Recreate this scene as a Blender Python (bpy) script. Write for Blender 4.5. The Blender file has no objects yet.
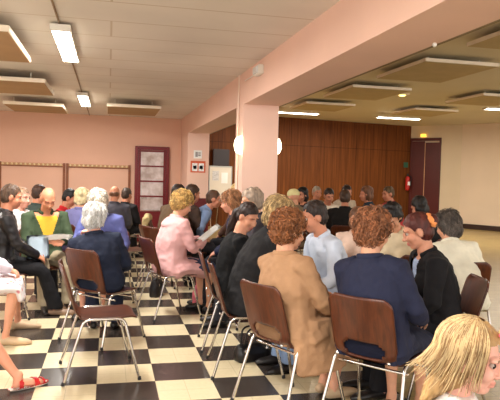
import bpy, bmesh, math, random
import numpy as np
from mathutils import Vector, Matrix

random.seed(7)
SC = bpy.context.scene
COL = SC.collection
PI = math.pi
R = math.radians

# ------------------------------------------------------------------ camera
H = 1.5
F, YAW, PIT, ROL = 603.0, R(13.23), R(2.154), R(1.504)
cd = bpy.data.cameras.new('camera')
cam = bpy.data.objects.new('camera', cd)
COL.objects.link(cam)
cd.sensor_fit = 'HORIZONTAL'
cd.sensor_width = 36.0
cd.lens = F * 36.0 / 500.0
cd.clip_start = 0.05
cam.location = (0, 0, H)
fwv = Vector((math.sin(YAW) * math.cos(PIT), math.cos(YAW) * math.cos(PIT), -math.sin(PIT)))
rtv = Vector((math.cos(YAW), -math.sin(YAW), 0))
upv = rtv.cross(fwv)
m = Matrix((rtv, upv, -fwv)).transposed()
cam.rotation_euler = (m @ Matrix.Rotation(ROL, 3, 'Z')).to_euler()
SC.camera = cam

# ------------------------------------------------------------------ world, exposure, light
w = bpy.data.worlds.new('world')
SC.world = w
w.use_nodes = True
bg = w.node_tree.nodes['Background']
bg.inputs[0].default_value = (1.0, 0.96, 0.92, 1)
bg.inputs[1].default_value = 0.95
SC.view_settings.view_transform = 'Standard'
SC.view_settings.look = 'None'
SC.view_settings.gamma = 1.0
SC.view_settings.use_curve_mapping = False
SC.view_settings.exposure = 1.64
TUBE_W = 34.0          # watts of a fluorescent fitting, left hall
TUBE_W_R = 40.0        # right hall

def area(loc, sx, sy, power, color, parent=None, rot=(0, 0, 0)):
    l = bpy.data.lights.new('tube_light', 'AREA')
    l.shape = 'RECTANGLE'
    l.size, l.size_y = sx, sy
    l.energy = power
    l.color = color
    o = bpy.data.objects.new('tube_light', l)
    COL.objects.link(o)
    o.location = loc
    o.rotation_euler = rot
    if parent:
        o.parent = parent
    return o

# ------------------------------------------------------------------ materials
MATS = {}
def _mat(key):
    m = bpy.data.materials.new(key)
    m.use_nodes = True
    nt = m.node_tree
    return m, nt, nt.nodes['Principled BSDF']

def lin(c):
    """0-255 display colour to linear"""
    out = []
    for v in c:
        v = v / 255.0
        out.append(v / 12.92 if v <= 0.04045 else ((v + 0.055) / 1.055) ** 2.4)
    return tuple(out)

def rgba(c):
    return (c[0], c[1], c[2], 1.0)

def noisy(key, col, rough=0.6, scale=8.0, amount=0.12, bump=0.0, bscale=60.0, metal=0.0, stretch=(1, 1, 1), sss=0.0, spec=0.4, coat=0.0):
    k = (key, col, rough, scale, amount, bump, stretch)
    if k in MATS:
        return MATS[k]
    m, nt, b = _mat(key)
    N, L = nt.nodes, nt.links
    tc = N.new('ShaderNodeTexCoord')
    mp = N.new('ShaderNodeMapping')
    mp.inputs['Scale'].default_value = stretch
    L.new(tc.outputs['Object'], mp.inputs[0])
    n = N.new('ShaderNodeTexNoise')
    n.inputs['Scale'].default_value = scale
    n.inputs['Detail'].default_value = 5
    L.new(mp.outputs[0], n.inputs['Vector'])
    r = N.new('ShaderNodeValToRGB')
    c = lin(col)
    r.color_ramp.elements[0].position = 0.3
    r.color_ramp.elements[1].position = 0.7
    r.color_ramp.elements[0].color = rgba([x * (1 - amount) for x in c])
    r.color_ramp.elements[1].color = rgba([min(1, x * (1 + amount)) for x in c])
    L.new(n.outputs[0], r.inputs[0])
    L.new(r.outputs[0], b.inputs['Base Color'])
    b.inputs['Roughness'].default_value = rough
    b.inputs['Metallic'].default_value = metal
    b.inputs['Specular IOR Level'].default_value = spec
    if sss:
        b.inputs['Subsurface Weight'].default_value = sss
        b.inputs['Subsurface Radius'].default_value = (0.02, 0.008, 0.004)
        b.inputs['Subsurface Scale'].default_value = 0.5
    if coat:
        b.inputs['Coat Weight'].default_value = coat
    if bump:
        n2 = N.new('ShaderNodeTexNoise')
        n2.inputs['Scale'].default_value = bscale
        n2.inputs['Detail'].default_value = 4
        L.new(mp.outputs[0], n2.inputs['Vector'])
        bp = N.new('ShaderNodeBump')
        bp.inputs['Strength'].default_value = bump
        bp.inputs['Distance'].default_value = 0.01
        L.new(n2.outputs[0], bp.inputs['Height'])
        L.new(bp.outputs[0], b.inputs['Normal'])
    MATS[k] = m
    return m

def cloth(col, amount=0.1, bump=0.25):
    return noisy('cloth', col, 0.85, 9.0, amount, bump, 55.0, spec=0.2)

def skin(col):
    return noisy('skin', col, 0.5, 14.0, 0.06, 0.0, sss=0.12, spec=0.35)

def hairmat(col, amount=0.45):
    return noisy('hair', col, 0.5, 26.0, amount, 0.4, 90.0, stretch=(1, 1, 0.3), spec=0.35)

def emit(key, col, strength):
    k = (key, col, strength)
    if k in MATS:
        return MATS[k]
    m, nt, b = _mat(key)
    b.inputs['Base Color'].default_value = rgba(lin(col))
    b.inputs['Emission Color'].default_value = rgba(lin(col))
    b.inputs['Emission Strength'].default_value = strength
    MATS[k] = m
    return m

def wood_mat(key, c1, c2, scale, stretch, rough=0.35, seam=None, bump=0.0, spec=0.4):
    k = (key, c1, c2)
    if k in MATS:
        return MATS[k]
    m, nt, b = _mat(key)
    N, L = nt.nodes, nt.links
    tc = N.new('ShaderNodeTexCoord')
    mp = N.new('ShaderNodeMapping')
    mp.inputs['Scale'].default_value = stretch
    L.new(tc.outputs['Object'], mp.inputs[0])
    n = N.new('ShaderNodeTexNoise')
    n.inputs['Scale'].default_value = scale
    n.inputs['Detail'].default_value = 7
    n.inputs['Roughness'].default_value = 0.65
    n.inputs['Distortion'].default_value = 0.4
    L.new(mp.outputs[0], n.inputs['Vector'])
    r = N.new('ShaderNodeValToRGB')
    r.color_ramp.elements[0].position = 0.3
    r.color_ramp.elements[1].position = 0.72
    r.color_ramp.elements[0].color = rgba(lin(c1))
    r.color_ramp.elements[1].color = rgba(lin(c2))
    L.new(n.outputs[0], r.inputs[0])
    out = r.outputs[0]
    if seam:
        # panel joints: thin dark lines every seam[0] m along x, seam[1] m along z (object space)
        sx = N.new('ShaderNodeSeparateXYZ')
        L.new(tc.outputs['Object'], sx.inputs[0])
        def line(sock, step):
            d = N.new('ShaderNodeMath'); d.operation = 'DIVIDE'; d.inputs[1].default_value = step
            L.new(sock, d.inputs[0])
            f = N.new('ShaderNodeMath'); f.operation = 'FRACT'
            L.new(d.outputs[0], f.inputs[0])
            g = N.new('ShaderNodeMath'); g.operation = 'LESS_THAN'; g.inputs[1].default_value = 0.012 / step
            L.new(f.outputs[0], g.inputs[0])
            return g.outputs[0]
        a = line(sx.outputs[0], seam[0])
        c = line(sx.outputs[2], seam[1])
        mx = N.new('ShaderNodeMath'); mx.operation = 'MAXIMUM'
        L.new(a, mx.inputs[0]); L.new(c, mx.inputs[1])
        mix = N.new('ShaderNodeMix'); mix.data_type = 'RGBA'
        L.new(mx.outputs[0], mix.inputs[0])
        L.new(out, mix.inputs[6])
        mix.inputs[7].default_value = rgba([x * 0.5 for x in lin(c1)])
        out = mix.outputs[2]
    L.new(out, b.inputs['Base Color'])
    b.inputs['Roughness'].default_value = rough
    b.inputs['Specular IOR Level'].default_value = spec
    MATS[k] = m
    return m

CHROME = noisy('chrome', (205, 200, 195), 0.18, 5, 0.03, metal=1.0)
BLACKPL = noisy('black_plastic', (26, 24, 24), 0.5, 5, 0.1)
CHAIRWOOD = wood_mat('chair_wood', (54, 25, 14), (98, 48, 25), 5.0, (9, 1.2, 1.2), 0.3)
WHITE = noisy('white_paint', (232, 226, 214), 0.5, 4, 0.03)
PAPER = noisy('paper', (236, 234, 230), 0.7, 4, 0.04)

# ------------------------------------------------------------------ object helpers
def link(name, me, mat=None, parent=None):
    o = bpy.data.objects.new(name, me)
    COL.objects.link(o)
    if mat is not None:
        for mm in (mat if isinstance(mat, (list, tuple)) else [mat]):
            me.materials.append(mm)
    if parent:
        o.parent = parent
    return o

def tag(o, label, cat, group=None):
    o['label'] = label
    o['category'] = cat
    if group:
        o['group'] = group
    return o

def empty(name, loc=(0, 0, 0), rz=0.0):
    o = bpy.data.objects.new(name, None)
    COL.objects.link(o)
    o.empty_display_size = 0.1
    o.location = loc
    o.rotation_euler = (0, 0, rz)
    return o

def struct(o):
    o['kind'] = 'structure'
    return o

def finish(bm, name, mat, parent=None, smooth=False, bevel=0.0):
    if bevel:
        bmesh.ops.bevel(bm, geom=bm.edges[:], offset=bevel, segments=2, affect='EDGES', clamp_overlap=True)
    bmesh.ops.recalc_face_normals(bm, faces=bm.faces[:])
    me = bpy.data.meshes.new(name)
    bm.to_mesh(me)
    bm.free()
    if smooth:
        for p in me.polygons:
            p.use_smooth = True
    return link(name, me, mat, parent)

def bbox(bm, x0, x1, y0, y1, z0, z1):
    vs = [bm.verts.new((x, y, z)) for x in (x0, x1) for y in (y0, y1) for z in (z0, z1)]
    for f in ((0, 1, 3, 2), (4, 6, 7, 5), (0, 4, 5, 1), (2, 3, 7, 6), (0, 2, 6, 4), (1, 5, 7, 3)):
        bm.faces.new([vs[i] for i in f])

def box(name, x0, x1, y0, y1, z0, z1, mat, parent=None, bevel=0.0):
    bm = bmesh.new()
    bbox(bm, x0, x1, y0, y1, z0, z1)
    return finish(bm, name, mat, parent, bevel=bevel)

def quad(bm, pts):
    bm.faces.new([bm.verts.new(p) for p in pts])

# ------------------------------------------------------------------ volumes (closed solids, later fused by voxel remesh)
class Vol:
    def __init__(s):
        s.v, s.f = [], []
    def loft(s, rings):
        n = len(rings[0])
        b = len(s.v)
        for r in rings:
            s.v += [tuple(p) for p in r]
        for i in range(len(rings) - 1):
            for j in range(n):
                k = (j + 1) % n
                s.f.append((b + i * n + j, b + i * n + k, b + (i + 1) * n + k, b + (i + 1) * n + j))
        for i, rev in ((0, True), (len(rings) - 1, False)):
            c = sum((Vector(p) for p in rings[i]), Vector()) / n
            ci = len(s.v)
            s.v.append(tuple(c))
            for j in range(n):
                k = (j + 1) % n
                a, d = b + i * n + j, b + i * n + k
                s.f.append((ci, d, a) if rev else (ci, a, d))
        return s
    def ring(s, c, u, v, ru, rv, n=16, e=1.0):
        out = []
        for j in range(n):
            t = 2 * PI * j / n
            cu, sv = math.cos(t), math.sin(t)
            if e != 1.0:
                cu = math.copysign(abs(cu) ** e, cu)
                sv = math.copysign(abs(sv) ** e, sv)
            out.append(Vector(c) + u * (cu * ru) + v * (sv * rv))
        return out
    def tube(s, pts, rad, n=12, side=None, flat=1.0, round_ends=True):
        pts = [Vector(p) for p in pts]
        rad = [(r, r * flat) if not isinstance(r, (tuple, list)) else r for r in rad]
        if round_ends:
            d0 = (pts[0] - pts[1]).normalized()
            d1 = (pts[-1] - pts[-2]).normalized()
            r0, r1 = rad[0], rad[-1]
            q0, q1 = min(r0), min(r1)
            P = [pts[0] + d0 * q0 * 0.9, pts[0] + d0 * q0 * 0.55] + pts + [pts[-1] + d1 * q1 * 0.55, pts[-1] + d1 * q1 * 0.9]
            Q = [(r0[0] * .42, r0[1] * .42), (r0[0] * .82, r0[1] * .82)] + rad + [(r1[0] * .82, r1[1] * .82), (r1[0] * .42, r1[1] * .42)]
        else:
            P, Q = pts, rad
        rings = []
        u = None
        for i, p in enumerate(P):
            t = (P[min(i + 1, len(P) - 1)] - P[max(i - 1, 0)])
            t = t.normalized() if t.length > 1e-9 else Vector((0, 0, 1))
            if u is None:
                u = Vector(side) if side is not None else (Vector((1, 0, 0)) if abs(t.x) < 0.8 else Vector((0, 1, 0)))
            u = (u - t * u.dot(t))
            u = u.normalized() if u.length > 1e-6 else t.orthogonal().normalized()
            v = t.cross(u)
            rings.append(s.ring(p, u, v, Q[i][0], Q[i][1], n))
        return s.loft(rings)
    def ell(s, c, r, M=None, n=16, k=10):
        c = Vector(c)
        M = M or Matrix.Identity(3)
        rings = []
        for i in range(1, k):
            t = PI * i / k
            rr, z = math.sin(t), -math.cos(t)
            rings.append([c + M @ Vector((math.cos(2 * PI * j / n) * rr * r[0], math.sin(2 * PI * j / n) * rr * r[1], z * r[2])) for j in range(n)])
        return s.loft(rings)
    def xform(s, M):
        s.v = [tuple(M @ Vector(p)) for p in s.v]
        return s
    def mesh(s, name='m'):
        me = bpy.data.meshes.new(name)
        me.from_pydata(s.v, [], s.f)
        return me

def arrays(me):
    nv, nf = len(me.vertices), len(me.polygons)
    V = np.empty(nv * 3); me.vertices.foreach_get('co', V); V = V.reshape(-1, 3)
    tot = np.empty(nf, int); me.polygons.foreach_get('loop_total', tot)
    li = np.empty(len(me.loops), int); me.loops.foreach_get('vertex_index', li)
    if nf and (tot == 4).all():
        Fq = li.reshape(-1, 4)
    else:
        Fq, p = [], 0
        for t in tot:
            q = list(li[p:p + t]); p += t
            Fq.append((q + [q[-1]])[:4])
        Fq = np.array(Fq, int).reshape(-1, 4)
    return V, Fq

def smooth_np(V, Fq, it, lam=0.5):
    E = np.concatenate([Fq[:, [0, 1]], Fq[:, [1, 2]], Fq[:, [2, 3]], Fq[:, [3, 0]]])
    E = E[E[:, 0] != E[:, 1]]
    n = len(V)
    cnt = np.maximum(np.bincount(E.ravel(), minlength=n), 1)[:, None]
    for _ in range(it):
        S = np.empty_like(V)
        for k in range(3):
            S[:, k] = np.bincount(E[:, 0], V[E[:, 1], k], n) + np.bincount(E[:, 1], V[E[:, 0], k], n)
        V = V * (1 - lam) + lam * S / cnt
    return V

def fuse(vol, voxel, it=2):
    me = vol.mesh()
    o = bpy.data.objects.new('tmp', me)
    COL.objects.link(o)
    md = o.modifiers.new('r', 'REMESH')
    md.mode = 'VOXEL'
    md.voxel_size = voxel
    dg = bpy.context.evaluated_depsgraph_get()
    ev = o.evaluated_get(dg)
    m2 = ev.to_mesh()
    V, Fq = arrays(m2)
    ev.to_mesh_clear()
    bpy.data.objects.remove(o)
    bpy.data.meshes.remove(me)
    return smooth_np(V, Fq, it), Fq

def normals(V, Fq):
    n = np.cross(V[Fq[:, 2]] - V[Fq[:, 0]], V[Fq[:, 3]] - V[Fq[:, 1]])
    N = np.zeros_like(V)
    for k in range(4):
        for a in range(3):
            N[:, a] += np.bincount(Fq[:, k], n[:, a], len(V))
    return N / np.maximum(np.linalg.norm(N, axis=1), 1e-9)[:, None]

_rng = np.random.RandomState(3)
_LAT = _rng.rand(32, 32, 32) * 2 - 1
def vnoise(P):
    I = np.floor(P).astype(int)
    f = P - I
    f = f * f * (3 - 2 * f)
    out = 0
    for dx in (0, 1):
        for dy in (0, 1):
            for dz in (0, 1):
                wt = (f[:, 0] if dx else 1 - f[:, 0]) * (f[:, 1] if dy else 1 - f[:, 1]) * (f[:, 2] if dz else 1 - f[:, 2])
                out = out + wt * _LAT[(I[:, 0] + dx) % 32, (I[:, 1] + dy) % 32, (I[:, 2] + dz) % 32]
    return out

def build(name, V, Fq, mat, parent, keep=None, midx=None):
    if keep is not None:
        Fq = Fq[keep]
        if midx is not None:
            midx = midx[keep]
        used = np.unique(Fq)
        mp = np.zeros(len(V), int); mp[used] = np.arange(len(used))
        V = V[used]; Fq = mp[Fq]
    me = bpy.data.meshes.new(name)
    fl = [tuple(q) if q[2] != q[3] else tuple(q[:3]) for q in Fq.tolist()]
    me.from_pydata(V.tolist(), [], fl)
    me.polygons.foreach_set('use_smooth', np.ones(len(fl), bool))
    o = link(name, me, mat, parent)
    if midx is not None:
        me.polygons.foreach_set('material_index', midx.astype(np.int32))
    return o

def fillet(pts, rad, n=5):
    pts = [Vector(p) for p in pts]
    out = [pts[0]]
    for i in range(1, len(pts) - 1):
        a, b, c = pts[i - 1], pts[i], pts[i + 1]
        d0, d1 = (a - b), (c - b)
        r = min(rad, d0.length * .45, d1.length * .45)
        p0, p1 = b + d0.normalized() * r, b + d1.normalized() * r
        for k in range(n + 1):
            t = k / n
            out.append(p0 * (1 - t) ** 2 + b * 2 * t * (1 - t) + p1 * t * t)
    out.append(pts[-1])
    return out

def rod(name, pts, r, mat, parent=None, n=8):
    v = Vol().tube(pts, [r] * len(pts), n)
    me = v.mesh(name)
    for p in me.polygons:
        p.use_smooth = True
    return link(name, me, mat, parent)

# ------------------------------------------------------------------ the room
XL, XR, ZB, ZC, ZR, YB = 1.578, 2.03, 2.384, 2.772, 3.42, 13.68
YN = -3.0
pink = noisy('pink_wall', (221, 177, 154), 0.7, 1.3, 0.04, 0.1, 40)
pinkbeam = noisy('pink_beam', (230, 192, 174), 0.7, 1.3, 0.04, 0.1, 40)
maroon = noisy('maroon_paint', (92, 22, 24), 0.4, 3, 0.08)

def floor_mats():
    m, nt, b = _mat('checker_tiles')
    N, L = nt.nodes, nt.links
    t = 0.4128
    tc = N.new('ShaderNodeTexCoord')
    mp = N.new('ShaderNodeMapping')
    mp.inputs['Location'].default_value = (0.4725 / t, -6.436 / t + 41, 0.5)
    mp.inputs['Scale'].default_value = (1 / t, 1 / t, 0)
    L.new(tc.outputs['Object'], mp.inputs[0])
    ch = N.new('ShaderNodeTexChecker')
    ch.inputs['Scale'].default_value = 1.0
    L.new(mp.outputs[0], ch.inputs['Vector'])
    n = N.new('ShaderNodeTexNoise'); n.inputs['Scale'].default_value = 34; n.inputs['Detail'].default_value = 8
    L.new(tc.outputs['Object'], n.inputs['Vector'])
    ra = N.new('ShaderNodeValToRGB'); rb = N.new('ShaderNodeValToRGB')
    for r, a, c in ((ra, (218, 203, 167), (226, 211, 176)), (rb, (46, 41, 39), (74, 66, 61))):
        r.color_ramp.elements[0].position = 0.22; r.color_ramp.elements[1].position = 0.8
        r.color_ramp.elements[0].color = rgba(lin(a)); r.color_ramp.elements[1].color = rgba(lin(c))
        L.new(n.outputs[0], r.inputs[0])
    mix = N.new('ShaderNodeMix'); mix.data_type = 'RGBA'
    L.new(ch.outputs['Fac'], mix.inputs[0])
    L.new(rb.outputs[0], mix.inputs[6]); L.new(ra.outputs[0], mix.inputs[7])
    # thin joints of the 20 cm tiles
    sx = N.new('ShaderNodeSeparateXYZ'); L.new(mp.outputs[0], sx.inputs[0])
    ls = []
    for k in (0, 1):
        d = N.new('ShaderNodeMath'); d.operation = 'MULTIPLY'; d.inputs[1].default_value = 2.0
        L.new(sx.outputs[k], d.inputs[0])
        f = N.new('ShaderNodeMath'); f.operation = 'FRACT'; L.new(d.outputs[0], f.inputs[0])
        g = N.new('ShaderNodeMath'); g.operation = 'LESS_THAN'; g.inputs[1].default_value = 0.018
        L.new(f.outputs[0], g.inputs[0]); ls.append(g)
    mx = N.new('ShaderNodeMath'); mx.operation = 'MAXIMUM'
    L.new(ls[0].outputs[0], mx.inputs[0]); L.new(ls[1].outputs[0], mx.inputs[1])
    ml = N.new('ShaderNodeMath'); ml.operation = 'MULTIPLY'; ml.inputs[1].default_value = 0.35
    L.new(mx.outputs[0], ml.inputs[0])
    mix2 = N.new('ShaderNodeMix'); mix2.data_type = 'RGBA'
    L.new(ml.outputs[0], mix2.inputs[0]); L.new(mix.outputs[2], mix2.inputs[6])
    mix2.inputs[7].default_value = rgba(lin((90, 78, 62)))
    L.new(mix2.outputs[2], b.inputs['Base Color'])
    rr = N.new('ShaderNodeMapRange'); rr.inputs[3].default_value = 0.2; rr.inputs[4].default_value = 0.28
    L.new(n.outputs[0], rr.inputs[0]); L.new(rr.outputs[0], b.inputs['Roughness'])
    b.inputs['Specular IOR Level'].default_value = 0.5
    return m

def parquet_mat():
    m, nt, b = _mat('parquet')
    N, L = nt.nodes, nt.links
    tc = N.new('ShaderNodeTexCoord')
    br = N.new('ShaderNodeTexBrick')
    br.inputs['Scale'].default_value = 1.0
    br.inputs['Brick Width'].default_value = 0.9
    br.inputs['Row Height'].default_value = 0.09
    br.inputs['Mortar Size'].default_value = 0.003
    br.inputs['Color1'].default_value = rgba(lin((158, 136, 84)))
    br.inputs['Color2'].default_value = rgba(lin((146, 122, 74)))
    br.inputs['Mortar'].default_value = rgba(lin((108, 90, 54)))
    L.new(tc.outputs['Object'], br.inputs['Vector'])
    L.new(br.outputs['Color'], b.inputs['Base Color'])
    b.inputs['Roughness'].default_value = 0.35
    return m

def left_ceiling_mat():
    m, nt, b = _mat('ceiling_boards')
    N, L = nt.nodes, nt.links
    tc = N.new('ShaderNodeTexCoord')
    br = N.new('ShaderNodeTexBrick')
    br.inputs['Scale'].default_value = 1.0
    br.inputs['Brick Width'].default_value = 7.3
    br.inputs['Row Height'].default_value = 0.58
    br.inputs['Mortar Size'].default_value = 0.012
    br.inputs['Mortar Smooth'].default_value = 0.6
    br.inputs['Color1'].default_value = rgba(lin((226, 219, 210)))
    br.inputs['Color2'].default_value = rgba(lin((219, 211, 201)))
    br.inputs['Mortar'].default_value = rgba(lin((194, 178, 158)))
    n = N.new('ShaderNodeTexNoise'); n.inputs['Scale'].default_value = 1.1; n.inputs['Detail'].default_value = 6
    L.new(tc.outputs['Object'], br.inputs['Vector'])
    L.new(tc.outputs['Object'], n.inputs['Vector'])
    mr = N.new('ShaderNodeMapRange'); mr.inputs[3].default_value = 0.8; mr.inputs[4].default_value = 1.15
    L.new(n.outputs[0], mr.inputs[0])
    mix = N.new('ShaderNodeMix'); mix.data_type = 'RGBA'; mix.blend_type = 'MULTIPLY'; mix.inputs[0].default_value = 1
    L.new(br.outputs['Color'], mix.inputs[6]); L.new(mr.outputs[0], mix.inputs[7])
    L.new(mix.outputs[2], b.inputs['Base Color'])
    b.inputs['Roughness'].default_value = 0.5
    return m

XLW = -5.5
fl = struct(box('floor', XLW, XR, YN, YB + .1, -0.1, 0.0, floor_mats()))
struct(box('floor_right', XR, 16, YN, 20.6, -0.1, 0.0, parquet_mat()))
struct(box('ceiling', XLW, XL, YN, YB + .1, ZC, ZC + .1, left_ceiling_mat()))
struct(box('ceiling_right', XR, 16, YN, 20.6, ZR, ZR + .1, noisy('olive_ceiling', (210, 200, 172), 0.6, 0.7, 0.05)))
struct(box('wall_back', XLW, XR + .02, YB, YB + .15, 0, ZC + .7, pink))
struct(box('wall_left', XLW - .15, XLW, 3.5, YB + .15, 0, ZC, pink))
beam = struct(box('trim_1', XL, XR, YN, YB, ZB, ZR + .05, pinkbeam))
struct(box('trim_2', XR, XR + .03, YN, YB, ZB + .0, ZB + .035, noisy('olive_trim', (120, 100, 60), 0.5, 3, 0.05)))
# pillars with a maroon dado
def pillar(n, y0, y1):
    o = struct(box('trim_%d' % n, XL, XR - .01, y0, y1, 0, ZB, pinkbeam))
    struct(box('baseboard_pillar_%d' % n, XL - .012, XR + .002, y0 - .012, min(y1 + .012, YB), 0, 1.04, maroon))
pillar(3, 7.17, 7.6)
pillar(4, 12.42, YB)
struct(box('baseboard_back', XLW, 0.5, YB - .02, YB, 0, .12, maroon))
struct(box('baseboard_back_right', 1.37, XL, YB - .02, YB, 0, .12, maroon))
# wood panelled end wall of the right hall
WA, WB = Vector((2.0, 17.7)), Vector((10.2, 19.2))
def wallseg(name, a, b, z0, z1, th, mat, flip=1):
    L_ = (b - a).length
    ang = math.atan2(b.y - a.y, b.x - a.x)
    o = box(name, 0, L_, 0, th * flip, z0, z1, mat)
    o.location = (a.x, a.y, 0)
    o.rotation_euler = (0, 0, ang)
    return struct(o)
woodw = wood_mat('wall_wood', (74, 37, 11), (118, 66, 26), 2.2, (6, 1, 0.3), 0.5, seam=(1.22, 2.54), spec=.12)
wallseg('wall_wood', WA, WB, 0, ZR, .15, woodw)
struct(box('wall_side', XR + .02, XR + .15, YB, 17.8, 0, ZR, pink))
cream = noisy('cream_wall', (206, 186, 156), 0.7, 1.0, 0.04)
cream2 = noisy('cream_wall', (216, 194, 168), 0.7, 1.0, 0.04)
WC, WD = Vector((11.33, 17.85)), Vector((12.35, 16.05))
wallseg('wall_right', WB, WC, 0, ZR, .15, cream)
wallseg('wall_right_near', WC, Vector((19.0, 4.5)), 0, ZR, .15, cream2)
darkb = noisy('dark_base', (48, 28, 20), 0.5, 3, 0.1)
wallseg('baseboard_right', WB, WC, 0, .16, -.02, darkb)
wallseg('baseboard_right_near', WC, Vector((19.0, 4.5)), 0, .16, -.02, darkb)
# red double door in the right wall
dirR = (WC - WB).normalized()
dd = empty('door_2', (WB.x + dirR.x * .02, WB.y + dirR.y * .02, 0), math.atan2(dirR.y, dirR.x))
struct(dd)
DRED = noisy('dark_red_door', (74, 20, 16), 0.4, 3, 0.08)
LW = 1.0
box('door_frame', 0, LW + .06, -.06, 0, 2.90, 3.0, DRED, dd)
box('door_frame', 0, .05, -.06, 0, 0, 2.90, DRED, dd)
box('door_frame', LW + .01, LW + .06, -.06, 0, 0, 2.90, DRED, dd)
box('door_leaf', .05, .50, -.045, -.005, 0.01, 2.89, DRED, dd)
box('door_leaf', .53, LW + .01, -.045, -.005, 0.01, 2.84, DRED, dd)
box('painted_light_slit', .50, .53, -.03, -.005, 0.01, 2.84, noisy('slit_light_paint', (200, 150, 110), .6, 3, .05), dd)  # light showing between the ajar leaves, painted as a pale strip
t = box('exit_lamp', .36, .52, -.10, -.005, 3.04, 3.13, emit('exit_glow', (226, 170, 60), 0.9))
t.location = dd.location; t.rotation_euler = dd.rotation_euler
tag(t, 'small amber exit lamp on the cream wall above the dark red double door', 'exit lamp')
# dado trims / red glazed door in the back wall
DR = noisy('red_door', (110, 20, 26), 0.35, 3, 0.08)
gd = struct(empty('door_1', (0.56, YB, 0)))
DW, DH = .76, 2.13
box('door_frame', 0, .075, -.07, 0, 0, DH, DR, gd, .006)
box('door_frame', DW - .075, DW, -.07, 0, 0, DH, DR, gd, .006)
box('door_frame', .075, DW - .075, -.07, 0, DH - .08, DH, DR, gd, .006)
leaf = box('door_leaf', .078, DW - .078, -.055, -.01, 0.01, .68, DR, gd)
box('stile', .078, .13, -.055, -.01, .68, DH - .083, DR, leaf)
box('stile', DW - .13, DW - .078, -.055, -.01, .68, DH - .083, DR, leaf)
def glassmat():
    m, nt, b = _mat('frosted_glass')
    N, L = nt.nodes, nt.links
    tc = N.new('ShaderNodeTexCoord')
    n = N.new('ShaderNodeTexNoise'); n.inputs['Scale'].default_value = 5; n.inputs['Detail'].default_value = 3
    L.new(tc.outputs['Object'], n.inputs['Vector'])
    r = N.new('ShaderNodeValToRGB')
    r.color_ramp.elements[0].position = .35; r.color_ramp.elements[1].position = .65
    r.color_ramp.elements[0].color = rgba(lin((176, 158, 150))); r.color_ramp.elements[1].color = rgba(lin((222, 212, 212)))
    L.new(n.outputs[0], r.inputs[0]); L.new(r.outputs[0], b.inputs['Base Color'])
    b.inputs['Roughness'].default_value = .25
    return m
GL = glassmat()
for i in range(4):
    z0 = .70 + i * .335
    box('glass_pane', .13, DW - .13, -.04, -.03, z0, z0 + .30, GL, leaf)
    box('glazing_bar', .13, DW - .13, -.055, -.015, z0 + .30, z0 + .335, DR, leaf)
rod('door_handle', fillet([(.16, -.055, .98), (.16, -.10, .98), (.27, -.10, .98)], .02), .01, CHROME, gd)

# ------------------------------------------------------------------ ceiling fittings
def fixture(x, y, z, length, along_y, label, power, ceil, group=None, col=(1.0, .965, .91)):
    r = empty('fluorescent_light', (x, y, z), 0 if along_y else PI / 2)
    tag(r, label, 'ceiling light', group)
    h = length / 2
    bm = bmesh.new()
    bbox(bm, -.082, .082, -h, h, .008, .05)
    finish(bm, 'housing', WHITE, r, bevel=.006)
    box('diffuser', -.074, .074, -h + .03, h - .03, -.004, .012, emit('tube_glow', (255, 246, 226), 6.0), r, .004)
    box('end_cap', -.084, .084, -h - .004, -h + .03, -.006, .045, WHITE, r)
    box('end_cap', -.084, .084, h - .03, h + .004, -.006, .045, WHITE, r)
    for s in (-1, 1):
        rod('hanger', [(0, s * h * .7, .045), (0, s * h * .7, ceil - z + .005)], .008, WHITE, r)
    area((0, 0, -.02), .16, length * .95, power, col, r)
    return r
fixture(-.42, 6.12, 2.70, 1.5, True, 'bright fluorescent ceiling light, nearest of the row in the left hall', TUBE_W, ZC)
fixture(-.42, 10.53, 2.70, 1.55, True, 'bright fluorescent ceiling light, far one of the row, nearer the red glazed door', TUBE_W, ZC)
fixture(-.42, 1.7, 2.70, 1.55, True, 'fluorescent ceiling light overhead before the nearest one of the row', TUBE_W, ZC)
fixture(-3.4, 3.9, 2.70, 1.55, True, 'added fluorescent ceiling light of an unseen side row near the left wall', TUBE_W, ZC)  # added lamp out of view; no side row is known here
fixture(-3.4, 8.3, 2.70, 1.55, True, 'added fluorescent ceiling light of an unseen side row deep by the left wall', TUBE_W, ZC)  # second added lamp of the assumed side row, also unseen
rod('ceiling_conduit', [(-.43, -1, ZC - .01), (-.43, YB, ZC - .01)], .009, noisy('conduit', (150, 124, 96), .6, 5, .1))
tag(bpy.data.objects['ceiling_conduit'], 'thin brown cable conduit along the ceiling joining the fluorescent lights', 'conduit')
fixture(4.92, 15.9, 3.28, 1.4, False, 'long fluorescent light of the right hall just beside the pillar', TUBE_W_R, ZR, col=(1, .93, .82))
fixture(8.0, 15.85, 3.28, 1.35, False, 'long fluorescent light before the wood wall near the dark red door', TUBE_W_R, ZR, col=(1, .93, .82))
fixture(9.4, 12.85, 3.28, 1.35, False, 'fluorescent light at the right edge of the photo above the cream wall', TUBE_W_R, ZR, col=(1, .93, .82))
fixture(7.0, 5.0, 3.28, 1.35, False, 'fluorescent light of the right hall overhead on the near side', TUBE_W_R, ZR, col=(1, .93, .82))

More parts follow.
